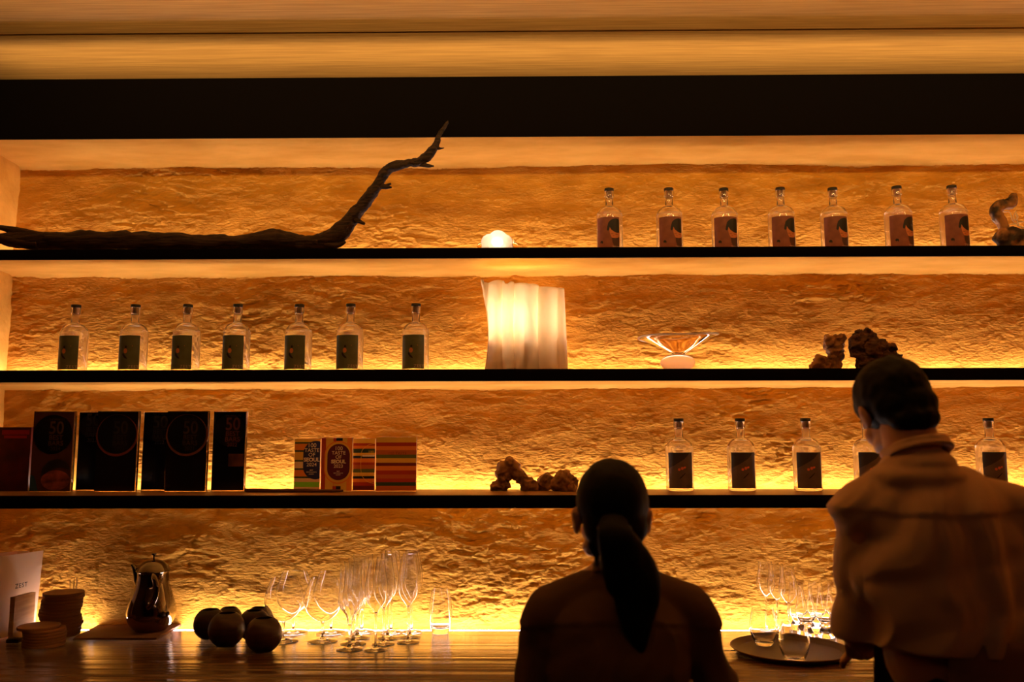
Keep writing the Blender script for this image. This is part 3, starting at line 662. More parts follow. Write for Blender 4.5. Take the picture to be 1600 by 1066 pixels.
# ------------------------------------------------------------------ striped city cards
SC_COL = {'o': (.95, .32, .04), 'y': (.95, .62, .10), 'r': (.55, .06, .02), 'g': (.05, .09, .05), 'G': (.16, .20, .04), 'c': (.95, .75, .45), 'm': (.22, .03, .03), 'n': (.03, .045, .08), 'd': (.62, .16, .03), 'L': (.30, .90, .04), 'k': (.015, .02, .02)}
SMAT = {k: mat('card ink ' + {'o': 'orange', 'y': 'amber', 'r': 'red', 'g': 'bottle green', 'G': 'olive', 'c': 'cream', 'm': 'maroon', 'n': 'navy', 'd': 'rust', 'L': 'lime', 'k': 'black'}[k], v, .35) for k, v in SC_COL.items()}
KEYS = list(SC_COL)
def card(px0, px1, Y, label, stripes, h=.180, vertical=None):
    a = at(px0, 765, Y=Y); b = at(px1, 765, Y=Y); hw = (b.x-a.x)/2
    r = empty('striped_card_block', (a.x+hw, Y, z3), label, 'card block', 'striped cards on the lowest shelf')
    link('acrylic_block', box_me(-hw, hw, .002, .016, .0008, h, bevel=.0006), GOLD_EDGE, r)
    P = []; n = sum(s[1] for s in stripes); z = h-.0005
    for k, wt_ in stripes:
        dz = (h-.003)*wt_/n; P.append(rect(-hw+.0005, hw-.0005, z-dz, z, KEYS.index(k))); z -= dz
    if vertical:
        P = []; x = -hw+.0005; n = sum(s[1] for s in vertical)
        for k, wt_ in vertical: dx = (2*hw-.001)*wt_/n; P.append(rect(x, x+dx, .002, h-.0005, KEYS.index(k))); x += dx
    fc = link('printed_face', art_me(P, lift=-.001), [SMAT[k] for k in KEYS], r, smooth=False)
    return r, hw
def stadium(cx, cz, rx, rz, n=20):
    pts = []
    for k in range(n+1): a = PI*k/n; pts.append((cx+rx*math.cos(a), cz+rz-rx+rx*math.sin(a)))
    for k in range(n+1): a = PI+PI*k/n; pts.append((cx+rx*math.cos(a), cz-rz+rx+rx*math.sin(a)))
    return pts
CREAM = mat('cream print', (.97, .88, .74), .5)
def title(r, cx, cz, year, s=1.0, clip=None):
    for body, size, dz, bold in (('100', .0185, .043, .0002), ('TASTE', .0165, .028, .0002), ('OF', .0165, .014, .0002), ('SEOUL', .0165, -.001, .0008), (year, .0160, -.016, .0002), ('BEST', .0050, -.033, .0001), ('RESTAURANTS', .0048, -.039, .0001), ('& BARS', .0048, -.045, .0001)):
        link('lettering', text_me(body, size*s, cx, cz+dz*s, lift=.0012, bold=bold), CREAM, r)
c1, h1 = card(458.5, 499, 2.985, 'striped orange card reading 100 TASTE OF SEOUL 2024 on a navy oval', [('y', 6), ('g', 3), ('o', 12), ('g', 3), ('y', 15), ('g', 3), ('c', 12), ('g', 3), ('o', 12), ('g', 3), ('c', 7), ('L', 9), ('c', 6)])
link('oval', art_me([poly([(min(p[0], h1-.001), p[1]) for p in stadium(.030, .106, .044, .066)])], lift=-.0002), mat('navy oval', (.03, .035, .17), .4), c1)
title(c1, .016, .108, '2024', 1.12)
c2, h2 = card(500.5, 549, 2.945, 'amber card reading 100 TASTE OF SEOUL 2023 on a plum oval, front of the four', [('y', 1)], vertical=[('r', 7), ('y', 13), ('o', 1), ('y', 20), ('o', 8)], h=.183)
link('stripe_patch', art_me([rect(-.012, -.002, .170, .182, 0), rect(-.012, .010, .003, .018, 0)], lift=-.0004), SMAT['r'], c2)
link('stripe_patch', art_me([rect(-.002, .020, .172, .182, 0), rect(.0, .016, .006, .018, 0)], lift=-.0002), SMAT['k'], c2)
link('oval_border', art_me([poly(stadium(.006, .099, .0475, .073))], lift=-.0001), SMAT['o'], c2)
link('oval_border', art_me([poly(stadium(.006, .099, .0440, .069))], lift=.0002), SMAT['y'], c2)
link('oval', art_me([poly(stadium(.007, .100, .0385, .0615))], lift=.0006), mat('plum oval', (.13, .02, .07), .4), c2)
title(c2, .007, .102, '2023', 1.02)
c3, h3 = card(550.5, 585, 2.975, 'narrow multi-striped card with a thin curved outline, third from the left of the four', [('y', 9), ('r', 5), ('o', 6), ('g', 8), ('y', 6), ('n', 5), ('o', 8), ('r', 5), ('d', 8), ('G', 7), ('y', 7), ('k', 5), ('o', 7), ('r', 7), ('m', 9)])
link('outline', tube_me([(.0385-.0, -.0005, .163, .0007), (.016, -.0005, .158, .0007), (-.006, -.0005, .140, .0007), (-.010, -.0005, .115, .0007), (-.010, -.0005, .075, .0007), (-.004, -.0005, .050, .0007), (.014, -.0005, .032, .0007), (.036, -.0005, .026, .0007)], 0, 6, 5), SMAT['y'], c3, angle=None)
link('lettering', text_me('100', .013, .024, .133, lift=0), SMAT['y'], c3)
link('label_patch', art_me([rect(-.006, h3-.001, .118, .124, 0)], lift=0), CREAM, c3)
c4, h4 = card(586.5, 650, 2.94, 'wide rust and olive striped card at the right end of the four', [('y', 12), ('r', 8), ('o', 9), ('d', 10), ('G', 8), ('y', 10), ('m', 7), ('o', 10), ('r', 9), ('d', 9), ('r', 8), ('g', 8), ('d', 11)], h=.185)
link('lettering', text_me('100 TASTE', .014, .004, .128, lift=.0), mat('faded rust print', (.34, .09, .02), .5), c4)
# folded dark cloth lying in front of the cards
def cloth(px_pts, z, th, m, name, label, cat, seed=1, amp=.0015, nlay=1):
    P = [at(x, y, Z=z) if not isinstance(y, tuple) else at(x, 700, Y=y[0]) for x, y in px_pts]; c0 = sum((Vector((p.x, p.y, 0)) for p in P), Vector())/len(P)
    bm = bmesh.new(); vs = [bm.verts.new((p.x-c0.x, p.y-c0.y, 0)) for p in P]; f = bm.faces.new(vs)
    bmesh.ops.subdivide_edges(bm, edges=bm.edges[:], cuts=22, use_grid_fill=True)
    g = bmesh.ops.extrude_face_region(bm, geom=bm.faces[:]); top = [e for e in g['geom'] if isinstance(e, bmesh.types.BMVert)]
    for v in top:
        v.co.z = th*.6 + th*.4*float(fbm(v.co.x*9, v.co.y*22, 1, 3, seed)) + th*.35
    me = bm_mesh(bm); r = link(name, me, m, loc=(c0.x, c0.y, z+.0006), angle=None); return prop(r, label, cat)
CLOTH = bumpify(mat('dark brown linen', (.10, .040, .028), .85), nscale=160, strength=.3, dist=.001)
cloth([(384, (2.935,)), (388, (2.90,)), (520, (2.885,)), (538, (2.93,))], z3, .010, CLOTH, 'folded_cloth', 'dark folded cloth lying flat in front of the striped cards', 'cloth', 4)

# ------------------------------------------------------------------ counter things
CZ = COUNTER_Z
def on_counter(px, py, z=None): return at(px, py, Z=CZ if z is None else z)
STEEL = mat('polished dark steel', (.26, .21, .16), .07, metal=1)
# pitcher
pp = on_counter(235, 988); pit = empty('steel_pitcher', (pp.x, pp.y, CZ+.0075), 'polished steel coffee pitcher with domed lid on a folded napkin', 'pitcher')
u = pp.y/F_PX
body = [(0, 0), (20*u, .0), (23*u, .003), (31*u, .022), (35.5*u, .048), (35.5*u, .070), (32.5*u, .100), (28*u, .130), (24.5*u, .155), (23*u, .180), (23.2*u, .196), (24.5*u, .1995), (24.5*u, .2015)]
link('body', lathe_me(smooth_prof(body, 5)+[(23.4*u, .2015), (0, .2015)], 72), STEEL, pit)
lid = [(0, .240), (8*u, .2385), (15*u, .232), (21*u, .220), (24.6*u, .207), (25.4*u, .2025), (0, .2025)]
ld = link('lid', lathe_me(lid[::-1], 64), STEEL, pit, angle=60)
link('knob', lathe_me([(0, .240), (.0035, .240), (.003, .246), (.0035, .254), (.0085, .257), (.0085, .260), (.006, .262), (0, .2625)], 28), STEEL, ld)
sx = 22*u
me = tube_me([(-sx*.86, 0, .135, .011), (-sx*1.05, 0, .165, .012), (-sx*1.18, 0, .190, .010), (-sx*1.32, 0, .210, .009), (-sx*1.52, 0, .2235, .005)], 0, 16, 6)
link('spout', me, STEEL, pit, angle=None)
bm = bmesh.new()
hp = spline([(.012, -.040, .188, .0095), (.028, -.066, .191, .0105), (.046, -.082, .170, .0105), (.050, -.088, .140, .0100), (.042, -.088, .112, .0095), (.026, -.082, .092, .0085), (.014, -.072, .080, .008)], 8)
tube_bm(bm, [q[:3] for q in hp], [q[3] for q in hp], 16, flat=.55)
link('handle', bm_mesh(bm), STEEL, pit, angle=None)
NAP = bumpify(mat('brown linen napkin', (.20, .085, .05), .85), nscale=180, strength=.3, dist=.001, colors=((.17, .07, .04), (.24, .11, .06)), cscale=6)
def napkin(pts, th, seed, label):
    P = [Vector(on_counter(*p)) for p in pts]; c0 = sum(P, Vector())/len(P); n = 30
    co = np.zeros((n, n, 3))
    for a in range(n):
        for b in range(n):
            s_, t_ = a/(n-1), b/(n-1)
            p = (P[0]*(1-s_)+P[1]*s_)*(1-t_)+(P[3]*(1-s_)+P[2]*s_)*t_ - c0
            co[a, b] = (p.x, p.y, th*.75+.0022*float(fbm(p.x*14, p.y*14, 2, 3, seed))*(1 if abs(p.x) > .09 else .2))
    bot = co.copy(); bot[..., 2] = .0006
    bm = bmesh.new(); T = [[bm.verts.new(co[a, b]) for b in range(n)] for a in range(n)]; Bv = [[bm.verts.new(bot[a, b]) for b in range(n)] for a in range(n)]
    for a in range(n-1):
        for b in range(n-1):
            bm.faces.new((T[a][b], T[a+1][b], T[a+1][b+1], T[a][b+1])); bm.faces.new((Bv[a][b], Bv[a][b+1], Bv[a+1][b+1], Bv[a+1][b]))
    for k in range(n-1):
        for A, B2 in (((k, 0), (k+1, 0)), ((k+1, n-1), (k, n-1)), ((0, k+1), (0, k)), ((n-1, k), (n-1, k+1))):
            bm.faces.new((Bv[A[0]][A[1]], Bv[B2[0]][B2[1]], T[B2[0]][B2[1]], T[A[0]][A[1]]))
    return prop(link('folded_napkin', bm_mesh(bm), NAP, loc=(c0.x, c0.y, CZ), angle=60), label, 'napkin')
napkin([(114, 1001), (245, 1000), (287, 977), (160, 975)], .0095, 3, 'folded brown napkin lying under the steel pitcher')

# ball vases
BALLM = bumpify(mat('dark turned wood', (.045, .020, .012), .42, spec=.4), (1, 1, 6), 12, 5, .15, .002, ((.03, .013, .008), (.065, .03, .017)))
def vase_me(R, h):
    pr = []
    for a in np.linspace(-62, 62, 20): pr.append((R*math.cos(math.radians(a)), h*.5+h*.5*math.sin(math.radians(a))/math.sin(math.radians(62))))
    inner = [(r*.9, .006+(z)*.96) for r, z in pr][::-1]
    pr = [(0, 0)]+pr+[(pr[-1][0]*.93, h*.985)]+[(max(r, .002), z) for r, z in inner[1:]]+[(0, .008)]
    return lathe_me(pr, 48)
BL = [(354, 2.86, .058, 'dark round ball vase, front left of the six beside the pitcher'), (412, 2.785, .0575, 'dark round ball vase nearest the viewer and the wine glasses, front right of six'),
      (327, 2.965, .053, 'dark round ball vase leftmost of the six, nearest the pitcher'), (396, 2.95, .053, 'dark round ball vase in the middle row, right, just behind the front pair'),
      (357, 3.065, .046, 'dark round ball vase at the back left, half hidden by two others'), (403, 3.065, .046, 'dark round ball vase at the back right, behind the balloon glass')]
for i, (px, py, wpx, lab) in enumerate(BL):
    p = at(px, 990, Y=py); R_ = wpx
    prop(link('ball_vase', vase_me(R_, R_*1.78), BALLM, loc=(p.x, p.y, CZ+.0004), angle=60), lab, 'vase', 'dark ball vases on the counter')

# menus and holder
CARD = bumpify(mat('thick ivory menu paper', (.78, .60, .42), .7), nscale=200, strength=.05, dist=.0005)
def slab(name, P, th, m, parent, o):
    """thin board through four corner points (BL,BR,TR,TL)"""
    n = (P[1]-P[0]).cross(P[3]-P[0]).normalized(); bm = bmesh.new()
    if n.y > 0: n = -n
    A = [bm.verts.new(p-o) for p in P]; B = [bm.verts.new(p-n*th-o) for p in P]
    bm.faces.new(A); bm.faces.new(B[::-1])
    for k in range(4): bm.faces.new((A[k], B[k], B[(k+1) % 4], A[(k+1) % 4]))
    return link(name, bm_mesh(bm), m, parent, smooth=False), n
b0, b1 = at(-12, 984, Y=2.90), at(55, 972, Y=3.085); b0.z = b1.z = CZ+.004
t0, t1 = at(-6, 871, Y=b0.y+.02), at(68, 860.5, Y=b1.y+.008)
np_ = (b1-b0).cross(t1-b0).normalized(); d_ = at(-6, 871, Y=1.0) - CAM_LOC; t0 = CAM_LOC + d_*((b0-CAM_LOC).dot(np_)/d_.dot(np_))   # keep the page flat
mn = empty('menu_card', (b0.x, b0.y, CZ+.0005), 'tall ivory menu card printed ZEST, leaning behind the wooden block', 'menu')
pg, nn = slab('page', [b0, b1, t1, t0], .004, CARD, mn, mn.location)
me = text_me('ZEST', .022, 0, 0, lift=0, spacing=1.2, bold=.0002); c = get_co(me)
ux = (b1-b0).normalized(); uz = (t0-b0).normalized(); cen = at(32, 916, Y=(b0.y+b1.y)/2)
d_ = at(33, 915, Y=1.0) - CAM_LOC; cen = CAM_LOC + d_*((b0-CAM_LOC).dot(nn)/d_.dot(nn)) + nn*.0012 - mn.location
c2_ = np.array([list(cen + ux*float(v[0]) + uz*float(v[2])) for v in c]); set_co(me, c2_)
link('lettering', me, mat('soft black print', (.03, .02, .015), .6), mn, smooth=False)
b0, b1 = at(-30, 984, Z=CZ+.004), at(20, 975, Y=3.095); b1.z = CZ+.004; b0.y = 3.045
t0, t1 = at(-30, 867, Y=b0.y+.02), at(27, 861.5, Y=b1.y+.008)
mn2 = empty('menu_card', (b0.x, b0.y, CZ+.0005), 'peach coloured menu card cut by the left edge of the view, behind the ivory one', 'menu')
slab('page', [b0, b1, t1, t0], .003, bumpify(mat('peach menu paper', (.70, .36, .18), .7), nscale=200, strength=.04), mn2, mn2.location)
t0, t1 = at(26, 862, Y=3.115), at(45, 861, Y=3.118); b0, b1 = t0.copy(), t1.copy(); b0.z = b1.z = CZ+.004
mn3 = empty('menu_card', (b0.x, b0.y, CZ+.0005), 'narrow tan menu card peeping above between the peach and ivory ones', 'menu')
slab('page', [b0, b1, t1, t0], .003, bumpify(mat('tan menu paper', (.55, .30, .12), .7), nscale=200, strength=.04), mn3, mn3.location)
WOODB = bumpify(mat('honey maple block', (.62, .36, .14), .5), (1, 1, 9), 6, 5, .1, .001, ((.52, .28, .10), (.70, .42, .17)))
w0, w1 = at(20, 990, Y=2.90), at(52, 984, Y=3.02); w0.z = w1.z = CZ+.001
wh = empty('menu_holder', (w0.x, w0.y, CZ+.0005), 'honey wood block stand holding up the ivory menu card', 'menu stand')
h0, h1 = at(22, 933.5, Y=w0.y).z, at(52, 925, Y=w1.y).z
_, nn = slab('block', [w0, w1, Vector((w1.x, w1.y, h1)), Vector((w0.x, w0.y, h0))], .016, WOODB, wh, wh.location)
link('foot', box_me(-.012, .03, -.018, .012, 0, .014, bevel=.003), BLACK, wh)

# coasters
COAST = bumpify(mat('tan leather coaster', (.27, .125, .05), .6), nscale=60, strength=.2, dist=.001, colors=((.22, .10, .04), (.33, .16, .065)), cscale=8)
def coaster_me(R, th): return lathe_me([(0, 0), (R*.985, 0), (R, th*.25), (R, th*.75), (R*.985, th), (0, th)], 56)
def stack(px, py, Y, R, th, n, z0, lab_top, lab_mid, lab_bot, group, jit, top_dx=0, sd=1):
    rr = random.Random(sd); me = coaster_me(R, th); names = ['second', 'third', 'fourth', 'fifth', 'sixth', 'seventh', 'eighth', 'ninth', 'tenth', 'eleventh', 'twelfth', 'thirteenth']
    x = at(px, py, Y=Y).x
    for k in range(n):
        o = link('coaster', me, COAST, loc=(x + rr.uniform(-jit, jit) + jit*1.2*math.sin(k*.7) + (top_dx if k == n-1 else 0), Y + rr.uniform(-jit, jit)*.7, z0 + k*(th+.0006)+.0004)) if k == 0 else None
        if k:
            o = bpy.data.objects.new('coaster', me); COL.objects.link(o)
            o.location = (x + rr.uniform(-jit, jit) + jit*1.2*math.sin(k*.7) + (top_dx if k == n-1 else 0), Y + rr.uniform(-jit, jit)*.7, z0 + k*(th+.0006)+.0004)
        lab = lab_bot if k == 0 else lab_top if k == n-1 else lab_mid % names[k-1]
        prop(o, lab, 'coaster', group)
stack(94, 985, 3.015, .0655, .0105, 13, CZ, 'top coaster of the tall stack behind the menu block', 'round tan coaster, %s from the bottom of the tall stack', 'bottom coaster of the tall stack beside the menu card', 'coasters in the tall stack', .003, sd=4)
stack(69, 998, 2.862, .0640, .0085, 7, CZ, 'top coaster of the low front stack, slid out to the left', 'round tan coaster, %s from the bottom of the low stack', 'bottom coaster of the low front stack', 'coasters in the low stack', .0012, top_dx=-.019, sd=9)
pc = at(118, 960, Y=3.1).x
cup = prop(link('pick_cup', lathe_me([(0, 0), (.012, 0), (.013, .12), (.0118, .12), (.011, .004), (0, .004)], 28), BLACK, loc=(pc-.012, 3.062+.035, CZ+.0004)), 'small dark cup standing behind the tall coaster stack', 'cup')
cup.location.x = at(113, 960, Y=3.097).x
for k, (dx, lean) in enumerate(((-.008, -.02), (-.004, .01), (0, -.008), (.004, .02), (.007, .004), (.002, .03))):
    bm = bmesh.new(); tube_bm(bm, [(dx, 0, .008), (dx+lean*.3, .0, .172+.006*math.sin(k*2))], [.0009, .0009], 6)
    prop(link('cocktail_pick', bm_mesh(bm), mat('thin bamboo pick', (.30, .15, .06), .6), loc=(cup.location.x, 3.097 + (k % 3-1)*.003, CZ+.001)), 'thin cocktail pick in the cup behind the coasters, %s of six' % ['leftmost', 'second from the left', 'third from the left', 'second from the right', 'rightmost', 'third from the right'][k], 'cocktail pick', 'cocktail picks in the cup')

# ------------------------------------------------------------------ stemware
def stem_profile(base_r, stem_h, bowl, t=.0016, stem_r=.0034):
    """bowl: outer (r,z) points upward from the stem top; returns a closed hollow profile"""
    out = [(0, .0), (base_r, .0), (base_r+.0003, .0012), (base_r*.6, .0032), (base_r*.25, .0060), (stem_r*1.15, .014), (stem_r, .03), (stem_r, stem_h-.02), (stem_r*1.4, stem_h-.006)]
    b = smooth_prof(bowl, 5); out += b
    top = b[-1]; inn = []
    for r, z in b[::-1]:
        if r > t*3: inn.append((max(r-t, .0008), z+(.0002 if (r, z) == b[-1] else 0)))
    zlow = inn[-1][1]+.002
    return out+inn+[(0, zlow)]
SNIF = lathe_me(stem_profile(.050, .060, [(.006, .062), (.028, .072), (.052, .094), (.0640, .125), (.0615, .155), (.052, .182), (.0430, .204)]), 64)
FLUTE = lathe_me(stem_profile(.0365, .112, [(.0045, .113), (.014, .128), (.029, .148), (.036, .172), (.0355, .205), (.030, .240), (.0245, .277)], stem_r=.0034), 48)
def fluted_me():
    me = lathe_me(stem_profile(.042, .060, [(.0055, .062), (.0085, .085), (.0150, .108), (.0330, .133), (.0395, .150), (.0370, .175), (.0345, .215), (.0345, .262)], t=.0022, stem_r=.0045), 72)
    c = get_co(me); th = np.arctan2(c[:, 1], c[:, 0]); m = np.exp(-((c[:, 2]-.112)/.030)**2)*(np.hypot(c[:, 0], c[:, 1]) > .006)
    k = 1 + .085*m*np.cos(12*th); c[:, 0] *= k; c[:, 1] *= k; set_co(me, c); return me
CRYS = fluted_me()
TUMB = lathe_me(smooth_prof([(0, 0), (.026, .0), (.0285, .003), (.036, .028), (.0405, .058), (.0385, .095), (.0305, .148)], 5)+[(.0293, .148)]+smooth_prof([(.0370, .095), (.0390, .058), (.0345, .034), (.026, .020), (0, .017)], 5), 56)
STEML = lathe_me(smooth_prof([(0, 0), (.022, .0), (.027, .003), (.038, .025), (.0445, .052), (.0415, .082), (.0345, .112)], 5)+[(.0333, .112)]+smooth_prof([(.0400, .082), (.0430, .052), (.0365, .029), (.025, .014), (0, .011)], 5), 56)
NOSE = lathe_me(stem_profile(.028, .118, [(.005, .120), (.016, .130), (.028, .148), (.0305, .165), (.028, .190), (.0235, .212), (.0235, .238)], stem_r=.0034), 48)
GLENC = lathe_me(smooth_prof([(0, 0), (.028, .0), (.0295, .004), (.024, .016), (.0165, .034), (.020, .048), (.0315, .066), (.0335, .084), (.029, .110), (.0235, .140), (.0225, .165)], 5)+[(.0213, .165)]+smooth_prof([(.0223, .140), (.0276, .110), (.0320, .084), (.0296, .068), (.018, .056), (0, .052)], 5), 48)
def glass(name, me, px, py, label, cat='glass', group=None, z=None, Y=None):
    p = on_counter(px, py, z) if py > 10 else at(px, 990, Y=py)
    z_ = CZ if z is None else z
    o = bpy.data.objects.new(name, me); COL.objects.link(o)
    if not me.materials:
        me.materials.append(WINEG); me.polygons.foreach_set('use_smooth', [True]*len(me.polygons)); me.set_sharp_from_angle(angle=math.radians(60))
    o.location = (p.x, p.y, z_+.0006); return prop(o, label, cat, group)
g = 'balloon glasses beside the ball vases'
glass('balloon_glass', SNIF, 442.5, 2.925, 'large balloon glass, front left, touching the ball vases', 'wine glass', g)
glass('balloon_glass', SNIF, 504, 2.925, 'large balloon glass, front right, left of the cut crystal glasses', 'wine glass', g)
glass('balloon_glass', SNIF, 458, 3.055, 'large balloon glass directly behind the front left balloon glass', 'wine glass', g)
glass('balloon_glass', SNIF, 517, 3.055, 'large balloon glass directly behind the front right balloon glass', 'wine glass', g)
g = 'cut crystal glasses in a file'
for px, py, lab in ((546.5, 2.81, 'tall fluted cut crystal glass at the front of its file'), (552, 2.892, 'tall fluted cut crystal glass, second from the front of its file'),
                    (558, 2.972, 'tall fluted cut crystal glass, third from the front of its file'), (565, 3.065, 'tall fluted cut crystal glass at the back of its file')):
    glass('crystal_flute', CRYS, px, py, lab, 'glass', g)
g = 'champagne flutes in the left file'
for px, py, lab in ((587, 2.80, 'champagne flute nearest the viewer, front of the left file'), (599, 2.885, 'champagne flute second in the left file'),
                    (605.5, 2.97, 'champagne flute third in the left file'), (611, 3.055, 'champagne flute at the back of the left file, near the wall')):
    glass('champagne_flute', FLUTE, px, py, lab, 'champagne flute', g)
g = 'champagne flutes in the right file'
for px, py, lab in ((637.5, 2.91, 'champagne flute at the front of the right file'), (640, 2.985, 'champagne flute in the middle of the right file'), (643, 3.06, 'champagne flute at the back of the right file')):
    glass('champagne_flute', FLUTE, px, py, lab, 'champagne flute', g)
glass('tumbler', TUMB, 688, 3.045, 'single clear stemless tumbler standing apart, right of the champagne flutes', 'tumbler')
# tray
tp = on_counter(1234, 1020.5); tray = empty('serving_tray', (tp.x, tp.y, CZ+.0005), 'round dark brown serving tray on the counter between the two people', 'tray')
RT = .179
link('dish', lathe_me([(0, 0), (RT-.022, 0), (RT-.018, .001), (RT-.002, .013), (RT, .0165), (RT-.0025, .0175), (RT-.020, .0055), (RT-.024, .0045), (0, .0045)], 96), bumpify(mat('dark brown tray lacquer', (.055, .026, .016), .5, spec=.35), nscale=90, strength=.05), tray)
link('rim_bead', tube_me([(*(RT*math.cos(a), RT*math.sin(a), .0172), .0016) for a in np.linspace(0, 2*PI, 73)], 0, 8, 2), mat('worn brown tray rim', (.16, .08, .04), .4), tray, angle=None)
zt_ = CZ+.0052
glass('stemless_glass', STEML, 1194, 1008, 'empty stemless glass at the back left of the round tray', 'glass', 'stemless glasses on the tray', z=zt_)
glass('stemless_glass', STEML, 1242, 1034, 'empty stemless glass at the front of the round tray', 'glass', 'stemless glasses on the tray', z=zt_)
g = 'tall nosing glasses behind the tray'
for px, py, lab in ((1199, 3.068, 'tall stemmed tasting glass, left and rearmost of three behind the tray'), (1216, 3.005, 'tall stemmed tasting glass, middle of three behind the tray'), (1234, 2.945, 'tall stemmed tasting glass, right and frontmost of three behind the tray')):
    glass('nosing_glass', NOSE, px, py, lab, 'wine glass', g)
g = 'short nosing glasses behind the tray'
for px, py, lab in ((1247, 3.06, 'short footed whisky glass, rear left of the short ones behind the tray'), (1260, 2.985, 'short footed whisky glass, front left of the short ones behind the tray'),
                    (1277, 3.06, 'short footed whisky glass, rear middle of the short ones behind the tray'), (1291, 2.985, "short footed whisky glass, front middle of the short ones behind the tray"),
                    (1307, 3.06, "short footed whisky glass, rear right, beside the tall person's sleeve"), (1321, 2.985, "short footed whisky glass, front right, half behind the tall person's sleeve")):
    glass('whisky_glass', GLENC, px, py, lab, 'glass', g)

# ------------------------------------------------------------------ people
def limb(bm, p0, p1, r0, r1, flat=1.0, balls=True):
    p0, p1 = Vector(p0), Vector(p1)
    tube_bm(bm, [p0, p0.lerp(p1, .5), p1], [r0, (r0+r1)/2, r1], 18, flat=flat)
    if balls: ball(bm, p0, r0*.995, sub=2); ball(bm, p1, r1*.995, sub=2)
def head_parts(bm, M, k=1.0):
    k = M.to_scale().x
    def E(c, r): 
        r3 = M.to_3x3().normalized().to_euler(); ball(bm, M @ Vector(c), tuple(q*k for q in r), rot=r3)
    E((0, -.012, .030), (.074, .092, .085)); E((0, .022, -.040), (.056, .062, .062)); E((0, .064, -.084), (.024, .021, .020))
    E((0, .095, -.014), (.0115, .016, .024)); E((0, .102, -.026), (.014, .014, .010)); E((0, .073, .022), (.050, .020, .013))
    for s in (-1, 1):
        E((s*.034, .058, -.030), (.028, .026, .028)); E((s*.0790, -.008, -.010), (.0100, .019, .031)); E((s*.044, .03, -.066), (.018, .04, .022))
        E((s*.086, -.014, .002), (.0055, .012, .018))
    E((0, .083, -.050), (.023, .010, .0055)); E((0, .082, -.059), (.020, .010, .0055))
def hand(bm, wrist, dirv, palm_n, side, curl=.5, s=1.0):
    """palm, four unequal bent fingers and a side thumb; dirv = where the fingers point, palm_n = out of the palm"""
    d = Vector(dirv).normalized(); n = Vector(palm_n).normalized(); n = (n - d*n.dot(d)).normalized(); a = d.cross(n)*side
    w_ = Vector(wrist)
    for t in (-.028, -.010, .009, .027):
        limb(bm, w_ + d*.012 + a*t*.6, w_ + d*.085*s + a*t, .0155, .0115)
    L = (.060, .074, .080, .070); offs = (-.030, -.011, .009, .029)
    for L_, t in zip(L, offs):
        p = w_ + d*.085*s + a*t; dv = d.copy(); seg = (L_*.42, L_*.33, L_*.25)
        for q, sl in enumerate(seg):
            ang = curl*(.5+.5*q); dv = (dv*math.cos(ang) + n*math.sin(ang)).normalized()
            p2 = p + dv*sl*s; limb(bm, p, p2, .0092-.0008*q, .0086-.0009*q); p = p2
    p = w_ + d*.028 + a*.034; dv = (d*.62 + a*.72 + n*.25).normalized(); p2 = p + dv*.042*s; limb(bm, w_+d*.012+a*.02, p, .015, .0125); limb(bm, p, p2, .0125, .0105)
    dv = (d*.85 + a*.25 + n*.45).normalized(); limb(bm, p2, p2 + dv*.030*s, .0105, .0085)
def local(me, o): c = get_co(me); set_co(me, c - np.array(o)); return me
def folds(me, fn):
    c = get_co(me); n = get_no(me); set_co(me, c + n*fn(c, n)[:, None])
SKIN = mat('warm skin', (.42, .20, .11), .5, spec=.35, sss=.12)
HAIR = bumpify(mat('black hair', (.003, .0025, .0025), .6, spec=.12), (60, 60, 6), 6, 3, .25, .002)
SHIRT_W = bumpify(mat('dark olive linen shirt', (.11, .06, .03), .85, spec=.1), nscale=220, strength=.25, dist=.0008)
SHIRT_M = bumpify(mat('beige linen shirt', (.44, .28, .17), .85, spec=.1), nscale=220, strength=.25, dist=.0008)
TROU = mat('black cotton trousers', (.010, .009, .010), .8, spec=.15)
APRON = bumpify(mat('plum brown apron cloth', (.13, .07, .06), .85, spec=.1), nscale=200, strength=.2, dist=.0008)
SHOE = mat('black leather shoe', (.01, .009, .008), .4)
EYE = mat('dark eye', (.02, .015, .01), .15)

